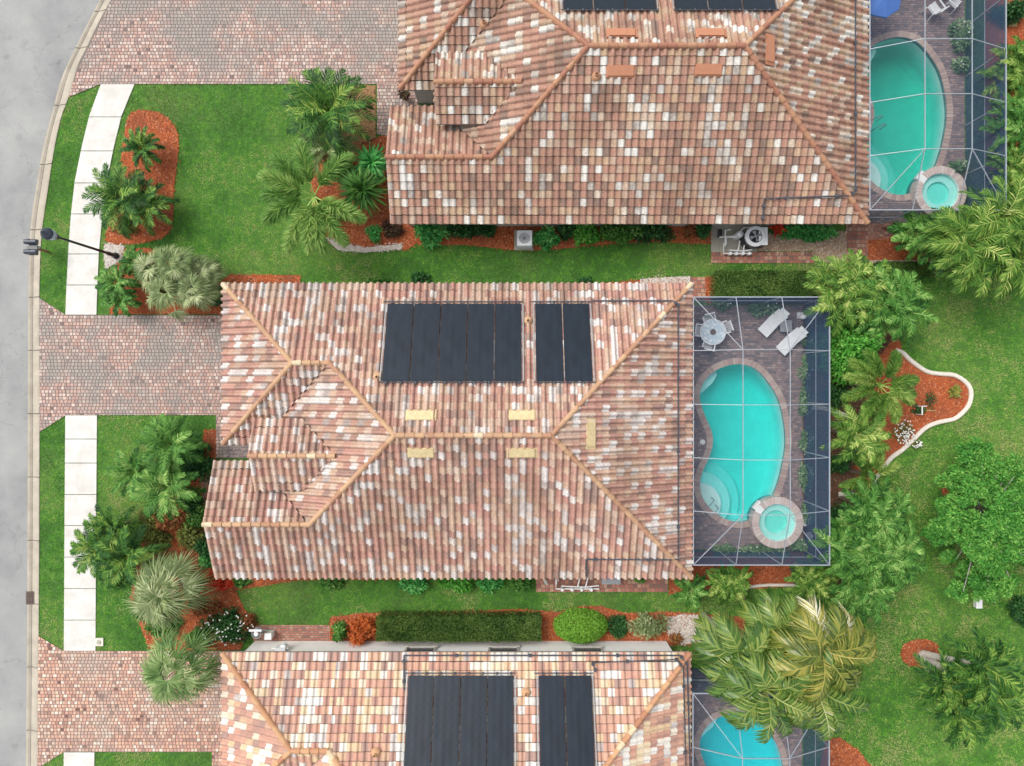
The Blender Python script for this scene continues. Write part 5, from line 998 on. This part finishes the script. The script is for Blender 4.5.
def ubox():
    b = P(976, 602); root = thing('utility_box', 'small white utility box on the lawn below the leafy tree', 'utility box', b); a = Acc(); a.box(b.x-.13, b.x+.13, b.y-.22, b.y+.22, 0, .2); a.build('body', 'white_paint', root); a = Acc(); a.box(b.x-.15, b.x+.15, b.y-.24, b.y+.24, .2, .24); a.build('lid', 'white_paint', root)
ubox()
b = P(1012, 20); a = Acc(); a.box(b.x-.2, b.x+.2, b.y-.34, b.y+.34, 0, .06); a.box(b.x-.17, b.x+.17, b.y-.31, b.y+.31, .06, .075); o = a.build('stepping_stone', 'stone_tan'); recenter(o); tag(o, 'tan stepping stone in the mulch right of the top cage', 'stone')
def trellis():
    b = P(920, 410); root = thing('plant_stake', 'small white garden stake frame on the mulch island', 'plant stake', b); a = Acc(); a.bar((b.x-.2, b.y-.2, 0), (b.x-.2, b.y-.2, .5), .04, .04); a.bar((b.x-.2, b.y+.2, 0), (b.x-.2, b.y+.2, .5), .04, .04); a.bar((b.x-.2, b.y-.2, .5), (b.x-.2, b.y+.2, .5), .05, .04); a.bar((b.x-.2, b.y+.2, .48), (b.x+.15, b.y+.2, .3), .04, .03); a.build('frame', 'white_paint', root); a = Acc(); a.bar((b.x-.1, b.y-.02, .02), (b.x+.75, b.y-.04, .05), .03, .03); a.build('stake', 'stone_tan', root)
    shrub('dark seedling tied to the white garden stake', 920, 410, 6, 5, .4, 'leaf_dark', 160, .12, .05)
trellis()
# air conditioner, heater, pool pumps
def fanblades(a, x, y, z, r, n=5):
    for k in range(n): an = 2*PI*k/n; c_, s_ = math.cos(an), math.sin(an); c2, s2 = math.cos(an+.7), math.sin(an+.7); a.add([(x, y, z), (x+r*c_, y+r*s_, z+.02), (x+r*c2, y+r*s2, z-.03)], [(0, 1, 2)])
def ac(label, px, py, w, h, padm='concrete_pad'):
    b = P(px, py, h); x, y = b.x, b.y; root = thing('air_conditioner', label, 'air conditioner', (x, y, 0)); a = Acc(); a.box(x-w*.68, x+w*.62, y-w*.6, y+w*.75, -.02, .07); a.build('pad', padm, root)
    a = Acc(); a.box(x-w/2+.03, x+w/2-.03, y-w/2+.03, y+w/2-.03, .07, h-.05, .4)
    for k in range(9): z = .12+k*(h-.24)/9; a.box(x-w/2, x+w/2, y-w/2, y+w/2, z, z+.035, .6)
    a.build('cabinet', 'white_plastic', root); a = Acc(); N = 32; V = []; sq = lambda t: 1/max(abs(math.cos(t)), abs(math.sin(t)))
    for rr_, z in ((1, h-.06), (1, h), (0, h), (0, h-.1)):
        for k in range(N): t = 2*PI*k/N+PI/4/8*0; r_ = w/2*min(sq(t), 1.38) if rr_ else w*.36; V.append((x+r_*math.cos(t), y+r_*math.sin(t), z))
    a.add(V, [(L_*N+k, L_*N+(k+1) % N, (L_+1)*N+(k+1) % N, (L_+1)*N+k) for L_ in range(3) for k in range(N)]); a.build('top_panel', 'white_plastic', root)
    a = Acc(); a.lathe((x, y, 0), [(w*.36, h-.1), (.0001, h-.12)], 24); a.build('fan_well', 'black_metal', root); a = Acc(); fanblades(a, x, y, h-.07, w*.32); a.lathe((x, y, h-.07), [(.07, 0), (.07, .03), (.0001, .035)], 10); a.build('fan', 'grey_metal', root)
    a = Acc()
    for rr_ in (.12, .2, .28, .345): a.tube([(x+w*rr_*math.cos(2*PI*k/24), y+w*rr_*math.sin(2*PI*k/24), h-.005) for k in range(25)], .006, 4)
    for k in range(6): t = PI*k/6; a.tube([(x-w*.35*math.cos(t), y-w*.35*math.sin(t), h), (x+w*.35*math.cos(t), y+w*.35*math.sin(t), h)], .005, 4)
    a.build('grille', 'grey_metal', root)
ac('square white air conditioner at the wall of the top house between shrubs', 524.5, 238, .72, .8)
def heater():
    h = .95; b = P(757, 236, h); x, y = b.x, b.y; root = thing('pool_heater', 'white pool heater with big round fan on the slab by the top house', 'pool heater', (x, y, 0)); a = Acc(); a.box(x-.2, x+.48, y-.38, y+.38, .0, h-.12); a.lathe((x-.05, y, 0), [(.46, 0), (.46, h-.12)], 28); a.build('cabinet', 'black_metal', root)
    a = Acc(); a.lathe((x-.05, y, 0), [(.49, h-.14), (.49, h-.02), (.44, h), (.32, h), (.31, h-.1)], 32); a.box(x+.1, x+.52, y-.42, y+.42, h-.12, h-.03); a.build('top_panel', 'white_plastic', root)
    a = Acc(); a.lathe((x-.05, y, 0), [(.31, h-.025), (.0001, h-.1)], 24); a.build('fan_well', 'black_metal', root); a = Acc(); fanblades(a, x-.05, y, h-.01, .28, 4); a.lathe((x-.05, y, h-.02), [(.07, 0), (.07, .03), (.0001, .035)], 10); a.build('fan', 'grey_metal', root)
heater()
def pumps(label, b, L, flip=1):
    x, y = b.x, b.y; root = thing('pool_pump', label, 'pool pump', (x, y, 0)); a = Acc(); t = lambda *p: a.tube([(x+q[0], y+q[1], q[2]) for q in p], .035, 7)
    t((0, 0, .5), (0, .75, .5), (.25, .8, .5)); t((.1, .1, .35), (.1, .45, .35), (.55, .45, .35)); t((-.25, .45, .4), (.55, .5, .4)); t((.25, -.15, .3), (L*.55, -.2, .3), (L*.8, -.12, .3)); t((0, .2, .25), (0, -.3, .25), (L*.8, -.3, .25)); t((L*.4, -.2, .3), (L*.45, .3, .3)); t((L*.55, -.2, .3), (L*.6, .3, .3)); t((L*.35, .6, .6), (L*.5, .85, .6), (L*.75, .9, .6)); a.build('pipes', 'white_paint', root)
    for k in range(4): a = Acc(); u = .3+k*L*.18; a.lathe((x+u, y-.32, .2), [(.0001, .18), (.07, .18), (.09, .12), (.09, 0)], 10); a.build('valve', 'white_plastic', root)
    a = Acc(); a.tube([(x-.2, y+.5, .2), (x-.2, y+.62, .3), (x-.2, y+.85, .3)], [.1, .11, .11], 10); a.build('motor', 'black_metal', root)
    a = Acc(); a.lathe((x+L*.4, y+.55, 0), [(.17, 0), (.17, .6), (.14, .68), (.0001, .75)], 16); a.build('filter', 'white_plastic', root)
slab = G2([(711, 226), (757, 226), (757, 252), (711, 252)]); excl.append(slab); struct(sheet('equipment_slab', slab, [], .012, 'concrete_pad'))
pumps('white pool pump pipework on the slab left of the round pool heater', P(724, 247, .3), 1.7)
pumps('white pool pump pipework under the middle eave on the brick path', P(556, 583, .3), 2.6)
b = P(611, 581, .8); a = Acc(); root = thing('equipment_cabinet', 'grey equipment cabinet at the middle eave on the brick path', 'cabinet', (b.x, b.y+.25, 0)); a.box(b.x-.42, b.x+.42, b.y-.12, b.y+.7, 0, .8); a.build('body', 'grey_metal', root); a = Acc(); a.box(b.x-.45, b.x+.45, b.y-.15, b.y+.73, .8, .84); a.build('lid', 'grey_metal', root)
a = Acc(); b = P(543, 578, .5); a.tube([(b.x-.2, b.y+.4, .1), (b.x, b.y+.1, .9), (b.x+.2, b.y-.35, .3)], .06, 8); o = a.build('downspout', 'white_paint'); recenter(o); tag(o, 'white downspout end at the corner of the brick path', 'downspout')
def hosereel():
    b = P(256, 634, .8); root = thing('hose_reel', 'grey hose reel at the corner of the bottom house by the brick path', 'hose reel', (b.x, b.y, 0)); a = Acc(); a.bar((b.x-.35, b.y-.1, .02), (b.x-.1, b.y+.2, .9), .06, .06); a.bar((b.x+.35, b.y-.1, .02), (b.x+.1, b.y+.2, .9), .06, .06); a.bar((b.x-.3, b.y+.2, .88), (b.x+.3, b.y+.2, .88), .1, .05); a.build('frame', 'white_plastic', root)
    a = Acc()
    for k in range(5): a.tube([(b.x+.22*math.cos(t), b.y+.22*math.sin(t), .55+k*.05) for t in np.linspace(0, 2*PI, 20)], .03, 6)
    a.build('hose', 'grey_metal', root); a = Acc(); a.lathe((b.x, b.y, .5), [(.0001, .34), (.1, .34), (.12, .3), (.12, 0)], 14); a.build('hub', 'white_paint', root)
hosereel()
b = P(268, 636, .5); a = Acc(); a.box(b.x-.15, b.x+.15, b.y-.15, b.y+.12, 0, .5); a.box(b.x-.17, b.x+.17, b.y-.17, b.y+.14, .5, .54); o = a.build('utility_box', 'white_paint'); recenter(o); tag(o, 'white box beside the hose reel at the bottom house corner', 'utility box')
b = P(282, 644, 1.3); a = Acc(); a.box(b.x-.26, b.x+.2, -12.52, -12.36, 1.0, 1.5); a.lathe((b.x+.05, -12.4, 1.1), [(.0001, .3), (.15, .25), (.18, 0)], 14); a.tube([(b.x-.5, -12.44, 1.3), (b.x+.3, -12.44, 1.3)], .03); o = a.build('electric_meter', 'white_plastic'); recenter(o); tag(o, 'pale electric meter on the white wall of the bottom house', 'meter')
b = P(405, 93, .4); palm('dark potted plant in the entry nook of the top house', 404, 93, .6, 7, 6, 'leaf_maroon', 'strap', name='potted_plant')
# coiled garden hose by the front shrub
b = P(190, 490, .05); a = Acc()
for k in range(3): a.tube([(b.x+(.28-.05*k)*math.cos(t), b.y+(.28-.05*k)*math.sin(t), .75+.03*k) for t in np.linspace(0, 6.0, 22)], .022, 6)
o = a.build('garden_hose', 'leaf_grey'); recenter(o); tag(o, 'coiled green hose lying on the shrub by the front path', 'hose')
# ---------------------------------------------------------------- grass
drv = [d1[0], d1[1], d1b[0], d2[0], d2[1], d2b[0], d3[0], d3[1], d3b[0]]
for p in drv+[path2[0], path3[0], path4[0], path6[0], path7[0]]+path5: excl.append(p)
for L_, R_, in ((swL, swR), ([(65.5, 415), (64, 651)], [(97, 415), (95.5, 651)]), ([(64, 752), (63.5, 815)], [(94.5, 752), (94, 815)])): excl.append(G2(L_+R_[::-1]))
for i in (1, 2, 3):
    d = SH[i]; excl.append([(x0+.45+d[0], yS+.45+d[1]), (xr+d[0], yS+.45+d[1]), (xr+d[0], yN-.45+d[1]), (x0+.45+d[0], yN-.45+d[1])]); d = CSH[i]; excl.append([(7.9+d[0], CY0+d[1]), (14.2+d[0], CY0+d[1]), (14.2+d[0], CY1+d[1]), (7.9+d[0], CY1+d[1])])
    d = SH[i]; excl.append([(-13.9+d[0], -3.7+d[1]), (-10+d[0], -3.7+d[1]), (-10+d[0], -2.3+d[1]), (-13.9+d[0], -2.3+d[1])])
def grass():
    n = 1500000; x = NR.uniform(-24.2, 27.5, n); y = NR.uniform(-20.5, 20.5, n); yi = [p[1] for p in inl][::-1]; xi = [p[0] for p in inl][::-1]; k = x > np.interp(y, yi, xi)+.02
    for p in excl:
        idx = np.nonzero(k)[0]; k[idx[inpoly(x[idx], y[idx], p)]] = False
    x, y = x[k], y[k]; n = len(x); print('grass blades', n)
    big = vnoise(x, y, 2.6, 11)*.5+vnoise(x, y, 1.0, 12)*.3+vnoise(x, y, .35, 13)*.35; fine = vnoise(x, y, .14, 14)
    dry = np.clip((x-8)/14, 0, 1)*.34; rn = np.clip((big-.56)*1.5+.36+dry+(fine-.5)*.6+NR.uniform(-.16, .16, n), 0, 1)
    an = NR.uniform(0, 2*PI, n); e = NR.uniform(.35, 1.3, n); L = NR.uniform(.05, .09, n)*(.7+.6*fine); w = NR.uniform(.012, .022, n)
    d = np.stack([np.cos(an)*np.cos(e), np.sin(an)*np.cos(e), np.sin(e)], 1); s = np.stack([-np.sin(an), np.cos(an), np.zeros(n)], 1)*w[:, None]*.5; b = np.stack([x, y, np.full(n, -.03)], 1)
    V = np.stack([b-s, b+s, b+d*L[:, None]], 1).reshape(-1, 3).astype(np.float32); me = bpy.data.meshes.new('grass'); me.vertices.add(n*3); me.vertices.foreach_set('co', V.ravel()); me.loops.add(n*3); me.loops.foreach_set('vertex_index', np.arange(n*3, dtype=np.int32)); me.polygons.add(n); me.polygons.foreach_set('loop_start', np.arange(0, n*3, 3, dtype=np.int32))
    a = me.attributes.new('rnd', 'FLOAT', 'FACE'); a.data.foreach_set('value', rn.astype(np.float32)); me.materials.append(M['grass_blade']); me.update(calc_edges=True); o = bpy.data.objects.new('grass', me); C.objects.link(o); tag(o, 'short green lawn grass between the houses and along the street', 'grass', kind='stuff')
grass()
# ---------------------------------------------------------------- light, sky, camera
sc = bpy.context.scene; w = bpy.data.worlds.new('World'); sc.world = w; w.use_nodes = True; n = w.node_tree.nodes; l = w.node_tree.links; bg = n['Background']
SUN_EL, SUN_AZ = 56, 145   # azimuth of the sun measured counter-clockwise from +X: upper left of the picture
sky = n.new('ShaderNodeTexSky'); sky.sky_type = 'NISHITA'; sky.sun_disc = False; sky.sun_elevation = rad(SUN_EL); sky.sun_rotation = rad(90-SUN_AZ); sky.dust_density = 3; sky.air_density = 1
hs = n.new('ShaderNodeHueSaturation'); hs.inputs['Saturation'].default_value = .2; l.new(sky.outputs[0], hs.inputs['Color']); l.new(hs.outputs[0], bg.inputs['Color']); bg.inputs['Strength'].default_value = .15
sd = bpy.data.lights.new('sun', 'SUN'); sd.energy = 1.2; sd.angle = rad(32); sd.color = (1, .95, .88); so = bpy.data.objects.new('sun', sd); C.objects.link(so); so.location = (-10, 12, 30)
dv = Vector((math.cos(rad(SUN_AZ))*math.cos(rad(SUN_EL)), math.sin(rad(SUN_AZ))*math.cos(rad(SUN_EL)), math.sin(rad(SUN_EL)))); so.rotation_euler = dv.to_track_quat('Z', 'Y').to_euler()
cd = bpy.data.cameras.new('camera'); cd.sensor_fit = 'HORIZONTAL'; cd.angle_x = 2*math.atan(512/(S*H)); cd.clip_end = 1000; co = bpy.data.objects.new('camera', cd); C.objects.link(co); co.location = (0, 0, H); sc.camera = co
vs = sc.view_settings; vs.view_transform = 'Standard'; vs.look = 'None'; vs.gamma = 1; vs.use_curve_mapping = False; vs.exposure = 0.74
